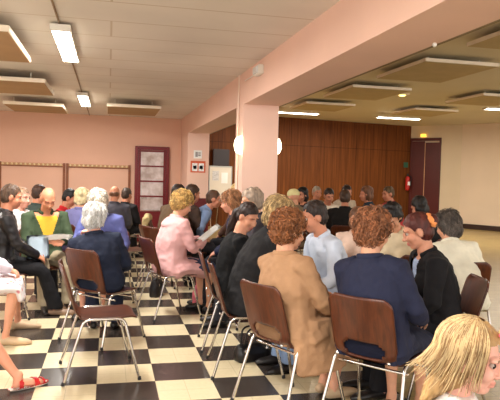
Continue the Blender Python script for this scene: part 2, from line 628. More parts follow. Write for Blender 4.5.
PANW = noisy('panel_edge_lit', (236, 224, 204), 0.7, 3, 0.05)  # lamp light on the panel edges put in as a pale colour
PANB = noisy('panel_face', (172, 138, 100), 0.8, 3, 0.06)
PANBR = noisy('panel_face', (186, 166, 124), 0.8, 3, 0.06)
def panel(x0, x1, y0, y1, z, ceil, label, bot, th=.055):
    r = empty('acoustic_panel', ((x0 + x1) / 2, (y0 + y1) / 2, z))
    tag(r, label, 'ceiling panel', 'acoustic panels hung under the ceiling')
    a, b = (x1 - x0) / 2, (y1 - y0) / 2
    box('panel_frame', -a, a, -b, b, .004, th, PANW, r, .004)
    box('panel_face', -a + .012, a - .012, -b + .012, b - .012, 0, .006, bot, r)
    for sx in (-1, 1):
        for sy in (-1, 1):
            rod('hanger', [(sx * a * .7, sy * b * .7, th - .005), (sx * a * .7, sy * b * .7, ceil - z + .005)], .006, WHITE, r)
zl = 2.62
panel(-2.1, -.80, 5.23, 6.63, zl, ZC, 'hung brown acoustic panel at the top left corner of the photo', PANB)
panel(-2.1, -.80, 8.05, 9.35, zl, ZC, 'second hung acoustic panel on the left, below the top left one', PANB)
panel(-1.75, -.78, 10.85, 12.1, zl, ZC, 'hung acoustic panel at far left above the coat rack', PANB)
panel(-.05, .85, 10.4, 11.7, zl, ZC, 'hung acoustic panel between the small far light and the beam', PANB)
zr = 3.29
panel(4.55, 5.8, 8.2, 9.9, zr, ZR, 'large hung acoustic panel of the right hall, nearest whole one beside the beam', PANBR)
panel(4.55, 5.8, 10.95, 12.6, zr, ZR, 'hung acoustic panel of the right hall, second behind the large one along the beam', PANBR)
panel(4.55, 5.8, 13.75, 15.1, zr, ZR, 'hung acoustic panel of the right hall, farthest along the beam over the long light', PANBR)
panel(7.4, 8.6, 13.75, 15.1, zr, ZR, 'hung acoustic panel above the long light before the wood wall', PANBR)
panel(7.4, 8.65, 10.95, 12.4, zr, ZR, 'hung acoustic panel cut by the right edge of the photo, above the cream wall', PANBR)
panel(4.55, 5.8, 5.4, 7.15, zr, ZR, 'hung acoustic panel at the top right corner of the photo', PANBR)
d = empty('ceiling_spot', (6.26, 12.25, ZR))
tag(d, 'small round recessed spot glowing yellow on the right hall ceiling', 'ceiling spot')
v = Vol().ell((0, 0, 0), (.17, .17, .03)); link('rim', v.mesh('rim'), PANW, d)
v = Vol().ell((0, 0, -.02), (.08, .08, .035)); link('bulb', v.mesh('bulb'), emit('spot_glow', (255, 226, 130), 1.3), d)
v = Vol().ell((2.0, 3.5, ZB - .012), (.014, .014, .016))
tag(link('beam_knob', v.mesh('beam_knob'), WHITE), 'tiny white knob under the right edge of the pink beam', 'knob')

# emergency light, conduit and sconces
e = empty('emergency_light', (XL, 6.34, 2.60))
tag(e, 'small white emergency light box on the pink beam near the ceiling', 'emergency light')
box('casing', -.06, 0, -.11, .11, 0, .10, WHITE, e, .008)
box('lens', -.075, -.058, -.09, .09, .015, .085, noisy('lens', (220, 222, 220), .2, 4, .03), e, .004)
rod('cable', fillet([(-.012, .11, .05), (-.012, .45, .045), (-.012, .75, .05)], .05), .006, WHITE, e)
rod('wall_conduit', [(XL - .012, 7.42, 0.0), (XL - .012, 7.42, ZC)], .011, noisy('pipe', (236, 214, 196), .5, 4, .04))
tag(bpy.data.objects['wall_conduit'], 'thin pale vertical conduit up the side of the near pillar', 'conduit')
def sconce(x, y, z, s, label):
    r = empty('wall_sconce', (x, y, z))
    tag(r, label, 'wall lamp')
    box('back_plate', min(0, s * .015), max(0, s * .015), -.04, .04, -.05, .05, WHITE, r)
    v = Vol()
    rings = []
    for k in range(11):
        t_ = -1 + 2 * k / 10
        q = math.sqrt(max(0.0, 1 - t_ * t_)) ** .8 + .02
        rings.append([Vector((s * (.012 + .085 * q * max(0, math.sin(a))), .075 * q * math.cos(a), .115 * t_)) for a in [2 * PI * j / 16 for j in range(16)]])
    v.loft(rings)
    me = v.mesh('shade')
    for p in me.polygons: p.use_smooth = True
    link('shade', me, emit('sconce_glow', (255, 236, 196), 3.0), r)
sconce(XL, 7.22, 1.89, -1, 'glowing white wall sconce on the left side of the near pillar')
sconce(XR - .01, 7.36, 1.90, 1, 'glowing white wall sconce on the right side of the near pillar')

# notices on the far pillar
yn = 12.42
def sheet(name, x0, x1, z0, z1, y, label, cat, mat, inner):
    r = empty(name, ((x0 + x1) / 2, y, z0))
    tag(r, label, cat)
    a = (x1 - x0) / 2
    box('backing', -a, a, -.008, 0, 0, z1 - z0, mat, r)
    for (u0, u1, w0, w1, mm) in inner:
        box('print', -a + u0 * 2 * a, -a + u1 * 2 * a, -.011, -.007, w0 * (z1 - z0), w1 * (z1 - z0), mm, r)
GREYP = noisy('grey_print', (150, 146, 146), .7, 20, .2)
sheet('notice', 1.70, 1.87, 1.86, 2.03, yn, 'white notice with grey print pinned above the orange one on the far pillar', 'notice', PAPER,
      [(.2, .5, .2, .8, GREYP), (.55, .85, .3, .5, GREYP), (.55, .85, .6, .75, GREYP)])
OR = noisy('orange_print', (206, 92, 56), .6, 6, .08)
sheet('poster', 1.64, 1.95, 1.57, 1.81, yn, 'orange bordered poster with two pale sheets on the far pillar', 'poster', OR,
      [(.1, .46, .12, .8, PAPER), (.54, .9, .12, .8, PAPER), (.18, .4, .3, .6, GREYP), (.6, .84, .3, .6, GREYP)])
# flip chart and dark board at the wood wall
fc = empty('flip_chart', (3.21, 17.55, 0), math.atan2(WB.y - WA.y, WB.x - WA.x))
tag(fc, 'white flip chart board standing before the wood wall, between the pillars', 'flip chart')
box('board', -.34, .34, -.02, .01, .80, 1.78, noisy('board', (214, 206, 190), .5, 3, .04), fc, .004)
for nm, a in (('frame', (-.35, .35, -.03, .02, 1.77, 1.81)), ('frame', (-.36, -.335, -.03, .02, .79, 1.81)), ('frame', (.335, .36, -.03, .02, .79, 1.81)), ('pen_tray', (-.35, .35, -.08, .02, .76, .80))):
    box(nm, *a, noisy('alu', (170, 168, 160), .35, 4, .05, metal=.6), fc)
box('sheet', .02, .22, -.026, -.018, 1.30, 1.62, PAPER, fc)
box('sheet', -.26, -.06, -.026, -.018, 1.38, 1.66, noisy('paper', (196, 196, 196), .7, 30, .25), fc)
for sx in (-1, 1):
    rod('leg', [(sx * .3, .01, .8), (sx * .36, -.25, 0)], .014, CHROME, fc)
rod('leg', [(0, .02, 1.2), (0, .3, 0)], .014, CHROME, fc)
bd = empty('wall_board', (3.26, 17.86, 0), math.atan2(WB.y - WA.y, WB.x - WA.x))
tag(bd, 'dark framed board on the wood wall above the flip chart', 'board')
box('frame', -.26, .26, -.06, -.0, 1.80, 2.32, noisy('dark_frame', (52, 30, 22), .4, 4, .1), bd, .008)
box('panel', -.22, .22, -.064, -.055, 1.84, 2.28, noisy('dark_panel', (42, 30, 28), .3, 4, .1), bd)
# fire extinguisher on the wood wall
ang = math.atan2(WB.y - WA.y, WB.x - WA.x)
fe = empty('fire_extinguisher', (10.05, 19.05, 1.25), ang)
tag(fe, 'red fire extinguisher hung on the wood wall beside the dark red door', 'fire extinguisher')
REDP = noisy('red_paint', (176, 34, 28), .35, 4, .05)
me = Vol().tube([(0, 0, 0), (0, 0, .36)], [.075, .075], 14).mesh('cylinder'); link('cylinder', me, REDP, fe)
me = Vol().tube([(0, 0, .42), (0, 0, .5)], [.03, .025], 10).mesh('valve'); link('valve', me, BLACKPL, fe)
rod('hose', fillet([(.03, -.02, .45), (.12, -.04, .4), (.10, -.05, .1)], .05), .014, BLACKPL, fe)
box('label_plate', -.05, .05, -.079, -.074, .12, .24, PAPER, fe)
gs = box('safety_sign', -.09, .09, -.012, 0, 0, .18, noisy('green_sign', (40, 84, 60), .5, 4, .06))
gs.location = (10.0, 19.13, 1.98); gs.rotation_euler = (0, 0, ang)
tag(gs, 'small dark green safety sign above the red extinguisher', 'sign')

# coat racks on the back wall
RACKW = wood_mat('rack_wood', (116, 62, 34), (150, 88, 52), 6, (1, 1, 6), .5)
KNOB = noisy('knob', (226, 206, 160), .5, 4, .05)
def rack(x0, x1, label):
    r = empty('coat_rack', (x0, YB, 1.66))
    tag(r, label, 'coat rack', 'coat racks along the back wall')
    L_ = x1 - x0
    box('rail', 0, L_, -.03, 0, -.03, .03, noisy('rail', (196, 152, 112), .5, 6, .06), r)
    box('lower_batten', 0, L_, -.035, 0, -.05, -.028, RACKW, r)
    for xx in (0.0, L_ - .05):
        box('post', xx, xx + .05, -.04, 0, -1.2, .04, RACKW, r)
    n = 14
    for i in range(n):
        xx = .09 + (L_ - .18) * i / (n - 1)
        v = Vol().tube([(xx, -.025, .0), (xx, -.07, .0), (xx, -.085, .0)], [.012, .012, .024], 8)
        link('hook', v.mesh('hook'), KNOB, r)
rack(-.90, .47, 'wooden coat rack with pale knobs on the back wall, next to the red glazed door')
rack(-2.27, -.92, 'wooden coat rack with pale knobs on the back wall, left one away from the door')

# ------------------------------------------------------------------ chairs
def make_chair():
    root = empty('stacking_chair')
    # moulded plywood shell: profile (y, z) from seat front to back top
    prof = fillet([(0, .235, .425), (0, .20, .445), (0, -.05, .432), (0, -.205, .44), (0, -.25, .60), (0, -.325, .84)], .07, 6)
    cum = [0]
    for a, b in zip(prof, prof[1:]):
        cum.append(cum[-1] + (b - a).length)
    NT, NS = 54, 24
    def at(t):
        d = t * cum[-1]
        for i in range(len(prof) - 1):
            if d <= cum[i + 1] + 1e-9:
                f = (d - cum[i]) / max(cum[i + 1] - cum[i], 1e-9)
                return prof[i].lerp(prof[i + 1], f), (prof[i + 1] - prof[i]).normalized()
        return prof[-1], (prof[-1] - prof[-2]).normalized()
    bm = bmesh.new()
    G = []
    for i in range(NT + 1):
        t = i / NT
        p, d = at(t)
        hw = .205
        if t > .93: hw = .205 - .05 * ((t - .93) / .07) ** 2.2
        if t < .06: hw = .205 - .05 * ((.06 - t) / .06) ** 2
        if .45 < t < .62: hw = .205 - .012 * math.sin((t - .45) / .17 * PI)
        nrm = Vector((0, -d.z, d.y))       # towards the sitter
        if nrm.z < 0 and t < .4: nrm = -nrm
        row = []
        for j in range(NS + 1):
            s = -1 + 2 * j / NS
            bow = (.022 if t > .5 else .010) * s * s
            off = Vector((0, abs(d.z), abs(d.y))) * bow
            row.append(bm.verts.new(Vector((s * hw, p.y, p.z)) + off))
        G.append(row)
    for i in range(NT):
        t = (i + .5) / NT
        z = at(t)[0].z
        for j in range(NS):
            s = -1 + 2 * (j + .5) / NS
            y_ = at(t)[0].y
            if y_ < -.18 and .475 < z < .575:
                q = (z - .475) / .10
                if abs(s) < .70 - .12 * q - (.10 if q > .8 or q < .2 else 0):
                    continue
            bm.faces.new((G[i][j], G[i][j + 1], G[i + 1][j + 1], G[i + 1][j]))
    for v_ in [v_ for v_ in bm.verts if not v_.link_faces]:
        bm.verts.remove(v_)
    bmesh.ops.recalc_face_normals(bm, faces=bm.faces[:])
    bmesh.ops.solidify(bm, geom=bm.faces[:], thickness=.011)
    shell = finish(bm, 'shell', CHAIRWOOD, root, smooth=False)
    for p in shell.data.polygons: p.use_smooth = len(p.vertices) == 4 and p.area > 6e-5
    for sx in (-1, 1):
        pts = fillet([(sx * .262, -.285, .012), (sx * .222, -.15, .452), (sx * .222, .135, .452), (sx * .262, .245, .012)], .05, 6)
        fr = rod('side_frame', pts, .0105, CHROME, root, 8)
        for y_ in (-.288, .248):
            me_ = Vol().tube([(sx * .263, y_, .006), (sx * .261, y_ * .985, .03)], [.014, .013], 8, round_ends=False).mesh('foot_cap')
            link('foot_cap', me_, BLACKPL, fr)
        v_ = Vol().ell((sx * .165, -.232, .475), (.011, .008, .011), n=8, k=6)
        link('screw', v_.mesh('screw'), CHROME, root)
    for y_ in (-.11, .11):
        rod('cross_bar', [(-.226, y_, .40), (.226, y_, .40)], .009, CHROME, root)
    return root

def copy_tree(o, parent=None):
    c = o.copy()
    COL.objects.link(c)
    if parent: c.parent = parent
    for ch in list(o.children):
        copy_tree(ch, c)
    return c
PROTO = [None]
def chair(x, y, heading, label):
    if PROTO[0] is None:
        c = PROTO[0] = make_chair()
    else:
        c = copy_tree(PROTO[0])
    c.location = (x, y, 0)
    c.rotation_euler = (0, 0, -R(heading))
    return tag(c, label, 'chair', 'brown plywood chairs with chrome legs')

# ------------------------------------------------------------------ people
EYEW = noisy('eye_white', (190, 178, 166), .6, 5, .02, spec=.1)
IRIS = noisy('iris', (46, 32, 26), .5, 5, .1, spec=.15)
SHOEB = noisy('black_shoe', (26, 22, 22), .4, 6, .15)
SHOET = noisy('beige_shoe', (196, 168, 134), .55, 6, .08)
SHOEW = noisy('brown_shoe', (138, 112, 92), .55, 6, .1)

def two_bone(a, c, l1, l2, pole):
    a, c, pole = Vector(a), Vector(c), Vector(pole)
    d = c - a
    L_ = d.length
    mx = (l1 + l2) * .995
    if L_ > mx:
        c = a + d * (mx / L_); d = c - a; L_ = mx
    dn = d / L_
    x = (l1 * l1 - l2 * l2 + L_ * L_) / (2 * L_)
    h = math.sqrt(max(l1 * l1 - x * x, 0))
    p = pole - dn * pole.dot(dn)
    p = p.normalized() if p.length > 1e-6 else dn.orthogonal().normalized()
    return a + dn * x + p * h, c

def hand(vol, wr, d, n, side, s=1.0, curl=.55):
    """palm, four unequal bent fingers and a thumb leaving the side of the palm"""
    d = d.normalized()
    n = (n - d * n.dot(d)).normalized()
    u = d.cross(n) * side          # towards the thumb
    M = Matrix((u, d, n)).transposed()
    pc = wr + d * .045 * s
    vol.tube([wr - d * .01, wr + d * .03 * s, wr + d * .085 * s], [(.026 * s, .019 * s), (.036 * s, .016 * s), (.040 * s, .014 * s)], 12, side=u)
    for k, (off, l) in enumerate(((.030, .070), (.010, .080), (-.011, .074), (-.031, .058))):
        b = wr + d * .082 * s + u * off * s
        fd = (d + u * off * 3.2).normalized()
        pts = [b - fd * .02 * s, b]
        a = 0
        for q, f in enumerate((.42, .32, .26)):
            a += curl * (.5 if q == 0 else .9)
            dirq = fd * math.cos(a) + n * math.sin(a)
            pts.append(pts[-1] + dirq * l * f * s)
        vol.tube(pts, [.0095 * s, .0098 * s, .0092 * s, .0085 * s, .0068 * s], 8)
    b = wr + d * .022 * s + u * .024 * s
    t1 = (u * .75 + d * .6 + n * .25).normalized()
    t2 = (u * .35 + d * .85 + n * .4).normalized()
    vol.tube([b - t1 * .015 * s, b + t1 * .035 * s, b + t1 * .035 * s + t2 * .028 * s, b + t1 * .035 * s + t2 * .05 * s], [.015 * s, .0125 * s, .011 * s, .008 * s], 8)

def person(head, heading, label, lean=8, side=0, hy=0, hp=8, hr=0, sc=1.0, fat=1.0, male=False,
           hair=('curly', (120, 70, 40)), top=(60, 60, 70), kind='jacket', bottom=('trousers', (40, 40, 46)), sk=(214, 158, 126),
           arms=None, legs=None, shoes=SHOEB, vox=.012, inner=None, seat=True, chair_label=None, hs=1.0, curl=.55, sleeve=1.0,
           extra=None, collar=True, short=False, seated_z=.45, root=None, elbow_out=.6, sock=None, chair_fwd=None, chair_dir=None, eyes=True, open_w=1.0, topmat=None):
    fem = not male
    sw = (.175 if fem else .195)
    # ---- skeleton in person space (facing +y)
    def spine(ts):
        P = [Vector((0, 0, .52))]
        for L_, k in ((.16, .5), (.18, .9), (.17, 1.15)):
            a, b = R(lean * k), R(side * k)
            P.append(P[-1] + Vector((math.sin(b), math.sin(a) * math.cos(b), math.cos(a) * math.cos(b))) * L_ * ts)
        return P
    def headpos(P, ts):
        a = R(lean * .75 + hp * .35)
        nk = P[3] + Vector((math.sin(R(side * .6)), math.sin(a), math.cos(a))) * .082
        a2 = R(hp * .5 + lean * .15)
        return nk, nk + Vector((0, .025 + math.sin(a2) * .09, math.cos(a2) * .085)) * hs
    ts = 1.0
    for _ in range(6):
        P = spine(ts)
        nk, hc = headpos(P, ts)
        want = (head[2] - seated_z) / sc + .45
        ts = max(.78, min(1.2, ts + (want - hc.z) / .5))
    P = spine(ts); nk, hc = headpos(P, ts)
    a = -R(heading)
    Rz = Matrix.Rotation(a, 3, 'Z')
    off = Rz @ Vector((hc.x * sc, hc.y * sc, 0))
    rx, ry = (head[0] - off.x, head[1] - off.y) if root is None else root
    obj = empty('person', (rx, ry, 0), a)
    tag(obj, label, 'person')
    T = Matrix.Translation((0, 0, seated_z)) @ Matrix.Scale(sc, 4) @ Matrix.Translation((0, 0, -.45))
    if chair_fwd is None: chair_fwd = .045 - (fat - 1) * .16
    cdir = heading if chair_dir is None else chair_dir
    def off_back(V, gap=.026):
        """keep cloth in front of the chair's backrest"""
        if not chair_label or sc != 1.0: return V
        th = R(cdir - heading)
        cs, sn = math.cos(th), math.sin(th)
        yl = V[:, 0] * sn + V[:, 1] * cs - chair_fwd
        xl = V[:, 0] * cs - V[:, 1] * sn
        z = V[:, 2]
        lim = np.where(z < .60, -.205 - (z - .44) * .28, -.25 - (z - .60) * .302) + gap
        lim = np.where(z < .43, -.20 + gap - .026, lim)
        on = (np.abs(xl) < .215) & (z < .83) & (z > .36)
        yl2 = np.where(on, np.maximum(yl, lim), yl)
        V = V.copy()
        d = yl2 - yl
        V[:, 0] += d * sn; V[:, 1] += d * cs
        return V
    def out(name, V, Fq, mat, parent=None, keep=None, midx=None):
        W = V * sc
        W[:, 2] = (V[:, 2] - .45) * sc + seated_z
        return build(name, W, Fq, mat, parent or obj, keep, midx)
    X = Vector((1, 0, 0))
    seglen = [(P[i + 1] - P[i]).length for i in range(3)]
    tot = sum(seglen)
    def sp(s):
        d = s * tot
        if d < 0: return P[0] + (P[1] - P[0]).normalized() * d, (P[1] - P[0]).normalized()
        for i in range(3):
            if d <= seglen[i] or i == 2:
                t_ = (P[i + 1] - P[i]).normalized()
                return P[i] + t_ * d, t_
            d -= seglen[i]
    upT = (P[3] - P[2]).normalized()
    sideT = (X - upT * X.dot(upT)).normalized()
    sh = [P[3] - upT * .045 + sideT * sg * sw for sg in (-1, 1)]
    # defaults: hands in the lap
    arms = arms or {}
    AR = []
    for i, sg in enumerate((-1, 1)):
        tgt = arms.get('LR'[i], (sg * .09, .30, .64))
        el, wr = two_bone(sh[i], tgt, .285, .245, (sg * elbow_out, -.45, -.7))
        AR.append((sh[i], el, wr))
    legs = legs or {}
    LG = []
    for i, sg in enumerate((-1, 1)):
        hip = Vector((sg * .09, 0, .53))
        ank = Vector(legs.get('LR'[i], (sg * .10, .44, .085)))
        if sc != 1.0: pass
        kn, ank = two_bone(hip, ank, .43, .425, (sg * .08, .6, .8))
        LG.append((hip, kn, ank))
    f = fat
    TR = [(-.14, .165 * f, .115 * f), (-.02, .19 * f if fem else .175 * f, .13 * f), (.16, .172 * f, .125 * f), (.34, .155 * f, .118 * f), (.55, .168 * f, .125 * f), (.75, .178, .118), (.88, .165, .10), (.96, .125, .082), (1.03, .068, .062)]
    def torso(vol, g, rings=TR, s0=-9, s1=9, bust=True):
        rr = []
        for s, a_, b_ in rings:
            if s < s0 or s > s1: continue
            c, t_ = sp(s)
            u = (X - t_ * X.dot(t_)).normalized()
            v_ = t_.cross(u)
            rr.append(vol.ring(c, u, v_, a_ + g, b_ + g, 20, .9))
        vol.loft(rr)
        if fem and bust:
            c, t_ = sp(.62)
            fwd = t_.cross(sideT) * -1
            fwd = Vector((0, t_.z, -t_.y)).normalized()
            for sg in (-1, 1):
                vol.ell(c + sideT * sg * .075 + fwd * (.085 * f), (.07 + g, .06 + g, .075 + g))
    def arm(vol, i, g, frac=1.0, cuff=0.0):
        s_, e_, w_ = AR[i]
        u = (e_ - s_).normalized()
        inn = s_ - sideT * (-1, 1)[i] * .07
        r = [.062, .060, .050, .044, .044, .038, .029]
        pts = [inn, s_, s_.lerp(e_, .5), s_.lerp(e_, .95), e_.lerp(w_, .12), e_.lerp(w_, .5), w_]
        n_ = 7 if frac >= 1 else (4 if frac > .4 else 3)
        pts, r = pts[:n_], r[:n_]
        if frac < 1 and frac > .4:
            pts.append(e_.lerp(w_, frac - .35)); r.append(.042)
        rad = [q * (.9 + .1 * f) + g for q in r]
        if cuff: rad[-1] += cuff
        vol.tube(pts, rad, 12)
    def leg(vol, i, g, upto=1.0, foot=True, wide=0.0):
        h_, k_, a_ = LG[i]
        pts = [h_ + Vector((0, -.03, 0)), h_.lerp(k_, .4), h_.lerp(k_, .93), k_.lerp(a_, .1), k_.lerp(a_, .35), k_.lerp(a_, .75), a_]
        r = [.088 * f, .080 * f, .060, .056, .056, .040, .034]
        r = [q + g for q in r]
        if wide: r = r[:3] + [max(q, .058 + g) + wide * (j / 3) for j, q in enumerate(r[3:])]
        vol.tube(pts, r, 12)
    fdir = []
    for i, sg in enumerate((-1, 1)):
        fd = legs.get('d' + 'LR'[i], (sg * .15, 1, 0))
        fdir.append(Vector(fd).normalized())
    # ---- head frame
    RM = Matrix.Rotation(-R(hy), 3, 'Z') @ Matrix.Rotation(-R(hp), 3, 'X') @ Matrix.Rotation(R(hr), 3, 'Y')
    def hv(c): return hc + RM @ (Vector(c) * hs)
    def hell(vol, c, r, n=14, k=9): vol.ell(hv(c), (r[0] * hs, r[1] * hs, r[2] * hs), RM, n, k)
    # ---- body
    B = Vol()
    torso(B, -.012, bust=False)
    for i in (0, 1):
        arm(B, i, -.004)
        leg(B, i, -.006)
        h_, k_, a_ = LG[i]
        fd = fdir[i]
        B.tube([a_ + Vector((0, 0, .02)), a_ - fd * .02 + Vector((0, 0, -.035)), a_ + fd * .08 + Vector((0, 0, -.045)), a_ + fd * .16 + Vector((0, 0, -.058))], [.034, .036, (.038, .03), (.036, .02)], 10)
        s_, e_, w_ = AR[i]
        sg = (-1, 1)[i]
        dd_ = (w_ - e_).normalized()
        nrm = Vector((-sg * .55, .1, -.8))
        hand(B, w_ + dd_ * .01, dd_, nrm, sg, 1.0 if male else .93, curl)
    B.tube([P[3] - upT * .05, nk - Vector((0, .005, 0)), hv((0, -.015, -.05))], [(.066, .062), (.054, .056), (.052, .056)], 14)
    hell(B, (0, -.014, .030), (.075, .096, .095))
    hell(B, (0, .026, -.040), (.060, .064, .078))
    hell(B, (0, .050, -.090), (.034, .034, .028))
    for sg in (-1, 1):
        hell(B, (sg * .034, .055, -.032), (.032, .032, .034))
        hell(B, (sg * .030, .072, .026), (.030, .020, .013))
        hell(B, (sg * .076, -.012, -.010), (.011, .022, .034))
        hell(B, (sg * .013, .094, -.036), (.010, .012, .009))
    hell(B, (0, .090, -.010), (.012, .014, .030))
    hell(B, (0, .104, -.031), (.013, .016, .013))
    hell(B, (0, .084, -.063), (.024, .014, .007))
    hell(B, (0, .082, -.074), (.021, .014, .008))
    bv = min(vox, .010)
    V, Fq = fuse(B, bv * .62 if vox <= .008 else bv, 2)
    HI = np.array(RM.transposed())
    hl = (V - np.array(hc)) @ HI.T / hs
    # eye sockets pressed in
    for sg in (-1, 1):
        d_ = np.linalg.norm((hl - np.array([sg * .031, .082, .004])) * np.array([1, .8, 1.25]), axis=1)
        push = np.clip(1 - d_ / .024, 0, 1)[:, None] * .007 * hs
        V = V - push * np.array(RM @ Vector((0, 1, 0)))
    V[:, 2] = np.maximum(V[:, 2], .012 if sc == 1 else V[:, 2])
    V = off_back(V, .038)
    fc_ = hl[Fq].mean(1)
    mi = np.zeros(len(Fq), int)
    lip = (np.abs(fc_[:, 0]) < .024) & (fc_[:, 1] > .072) & (fc_[:, 2] < -.057) & (fc_[:, 2] > -.081)
    brow = (np.abs(np.abs(fc_[:, 0]) - .031) < .019) & (fc_[:, 1] > .062) & (fc_[:, 2] > .022) & (fc_[:, 2] < .031)
    mi[lip] = 1; mi[brow] = 2
    hcol = hair[1]
    lipc = (200, 120, 106) if fem and sc == 1 else tuple(int(q * r_) for q, r_ in zip(sk, (.97, .89, .89)))
    browc = tuple(int(.55 * x + .2 * y) for x, y in zip(hcol, sk))
    out('body', V, Fq, [skin(sk), skin(lipc), noisy('brow', browc, .7, 20, .2)], midx=mi)
    if vox <= .013 and eyes:
        for sg in (-1, 1):
            e_ = Vol().ell((0, 0, 0), (.0115 * hs,) * 3, n=14, k=10)
            V, Fq = arrays(e_.mesh()); 
            c_ = np.array(hv((sg * .031, .0725, .004)))
            front = np.array(RM @ Vector((0, 1, 0)))
            nn = V @ front / (.0115 * hs)
            mi = (nn[Fq].mean(1) > (.58 if sc == 1 else .30)).astype(int)
            out('eye', V + c_, Fq, [EYEW, IRIS], midx=mi)
    # ---- hair
    st = hair[0]
    Hv = Vol()
    amp, fr, nap = .008, 40, -.07
    fx, fz, fry, frz = .100, -.020, .080, .092     # face opening (side view ellipse): centre y, z and radii
    it = 2
    if st == 'short':
        hell(Hv, (0, -.020, .036), (.083, .102, .098)); hell(Hv, (0, -.045, -.015), (.076, .07, .07)); amp, fr = .006, 75
    elif st == 'bald':
        hell(Hv, (0, -.030, -.002), (.084, .090, .052)); amp, fr = .005, 60
    elif st == 'curly':
        hell(Hv, (0, -.024, .040), (.095, .112, .104)); hell(Hv, (0, -.05, -.018), (.088, .082, .078))
        rr = random.Random(len(label))
        for _ in range(190):
            th, ph = rr.uniform(0, 2 * PI), math.acos(rr.uniform(-.45, 1))
            p_ = (.093 * math.sin(ph) * math.cos(th), -.026 + .108 * math.sin(ph) * math.sin(th), .036 + .10 * math.cos(ph))
            q_ = rr.uniform(.009, .017)
            hell(Hv, p_, (q_, q_, q_), 8, 6)
        amp, fr = .007, 85; fry, frz = .078, .085
    elif st == 'fluffy':
        hell(Hv, (0, -.024, .038), (.096, .113, .104)); hell(Hv, (0, -.05, -.03), (.09, .08, .085)); amp, fr = .010, 34
    elif st == 'bob':
        hell(Hv, (0, -.020, .038), (.090, .108, .101)); hell(Hv, (0, -.035, -.045), (.095, .085, .088)); amp, fr = .007, 34
    elif st in ('bun', 'pony', 'long'):
        hell(Hv, (0, -.018, .036), (.083, .103, .097)); hell(Hv, (0, -.045, -.02), (.076, .07, .07)); amp, fr = .004, 40
        if st == 'bun':
            hell(Hv, (0, -.125, .035), (.042, .04, .045))
        if st == 'pony':
            Hv.tube([hv((0, -.09, .02)), hv((0, -.135, -.03)), hv((-.01, -.14, -.14)), hv((-.02, -.13, -.26)), hv((-.02, -.12, -.36))], [.04, .045, .045, .035, .014], 10)
        if st == 'long':
            for sg in (-1, 1):
                Hv.tube([hv((sg * .055, -.02, .02)), hv((sg * .078, -.03, -.07)), hv((sg * .085, -.04, -.18)), hv((sg * .07, -.03, -.27))], [(.035, .04), (.03, .05), (.028, .045), .015], 10)
            Hv.tube([hv((0, -.07, .0)), hv((0, -.10, -.10)), hv((0, -.10, -.26))], [(.08, .05), (.085, .04), (.06, .02)], 12, side=RM @ X)
    elif st == 'cap':
        hell(Hv, (0, -.012, .045), (.09, .108, .085)); amp = .001
    elif st == 'child':
        hell(Hv, (0, -.018, .036), (.092, .116, .104)); hell(Hv, (0, -.055, -.05), (.088, .075, .10))
        Hv.tube([hv((0, -.06, -.06)), hv((0, -.09, -.14)), hv((0, -.12, -.20))], [(.10, .065), (.115, .055), (.10, .02)], 14, side=RM @ X)
        amp, fr, frz, fry = .004, 50, .105, .095
    hvx = .0062 if vox <= .009 else vox * .9
    V, Fq = fuse(Hv, hvx, 1 if st == 'curly' else 2)
    N_ = normals(V, Fq)
    hl = (V - np.array(hc)) @ HI.T / hs
    stretch = np.array([1, 1, .28]) if st in ('bob', 'bun', 'pony', 'long', 'child', 'short') else np.array([1, 1, .7])
    dis = vnoise(hl * fr * stretch + 5) + .6 * vnoise(hl * fr * 2.1 * stretch + 9) + .45 * vnoise(hl * fr * 4.1 * stretch + 2)
    V = V + N_ * (dis * amp * hs)[:, None]
    c_ = hl[Fq].mean(1)
    face = ((c_[:, 1] - fx) / fry) ** 2 + ((c_[:, 2] - fz) / frz) ** 2 < 1
    if st in ('short', 'bald', 'bun', 'pony'):
        face |= (((c_[:, 1] + .008) / .028) ** 2 + ((c_[:, 2] + .012) / .034) ** 2 < 1) & (np.abs(c_[:, 0]) > .05)
        face |= (c_[:, 1] > -.005) & (c_[:, 2] < -.02)
    elif st not in ('cap',):
        face |= (c_[:, 1] > .02) & (c_[:, 2] < -.035)
    if st == 'bald':
        face |= (c_[:, 1] > .035)
    if st == 'cap':
        face = c_[:, 2] < .02
    hobj = out('hair' if st != 'cap' else 'hat', V, Fq, hairmat(hcol) if st != 'cap' else cloth(hcol), keep=~face)
    if st in ('curly', 'fluffy', 'bob') and vox <= .0115:
        rr = random.Random(len(label) + 3)
        ok = np.unique(Fq[~face])
        n_ = {'curly': 900, 'fluffy': 800, 'bob': 500}[st]
        L_ = {'curly': .034, 'fluffy': .060, 'bob': .075}[st] * hs
        VV, FF, MI = [], [], []
        for _ in range(n_):
            q_ = ok[rr.randrange(len(ok))]
            p0, nn = Vector(V[q_]), Vector(N_[q_])
            dn_ = RM @ Vector((rr.uniform(-.5, .5), -.25 + rr.uniform(-.5, .5), -1 if st != 'curly' else rr.uniform(-1, .8)))
            tg = (dn_ - nn * dn_.dot(nn))
            if tg.length < 1e-4: continue
            tg.normalize()
            sd = nn.cross(tg)
            ln = L_ * rr.uniform(.6, 1.2)
            cu = rr.uniform(-1, 1)
            pts_ = []
            for k in range(6):
                t_ = k / 5
                b_ = .0045 * math.sin(PI * t_) + .001
                if st == 'curly': b_ = .010 * math.sin(PI * t_ * 1.1) + .001
                pts_.append(p0 + tg * ln * t_ + sd * cu * ln * .35 * math.sin(2.6 * t_) + nn * b_ * hs)
            w_ = Vol().tube(pts_, [.0023, .0030, .0030, .0027, .0021, .001], 4, round_ends=False)
            b0 = len(VV)
            VV += w_.v; FF += [tuple(x + b0 for x in f_) for f_ in w_.f]
            MI += [rr.randrange(3)] * len(w_.f)
        w_ = Vol(); w_.v, w_.f = VV, FF
        me_ = w_.mesh()
        Vs, Fs = arrays(me_)
        tones = [hairmat(tuple(min(255, int(x * k_)) for x in hcol)) for k_ in (.82, 1.0, 1.2)]
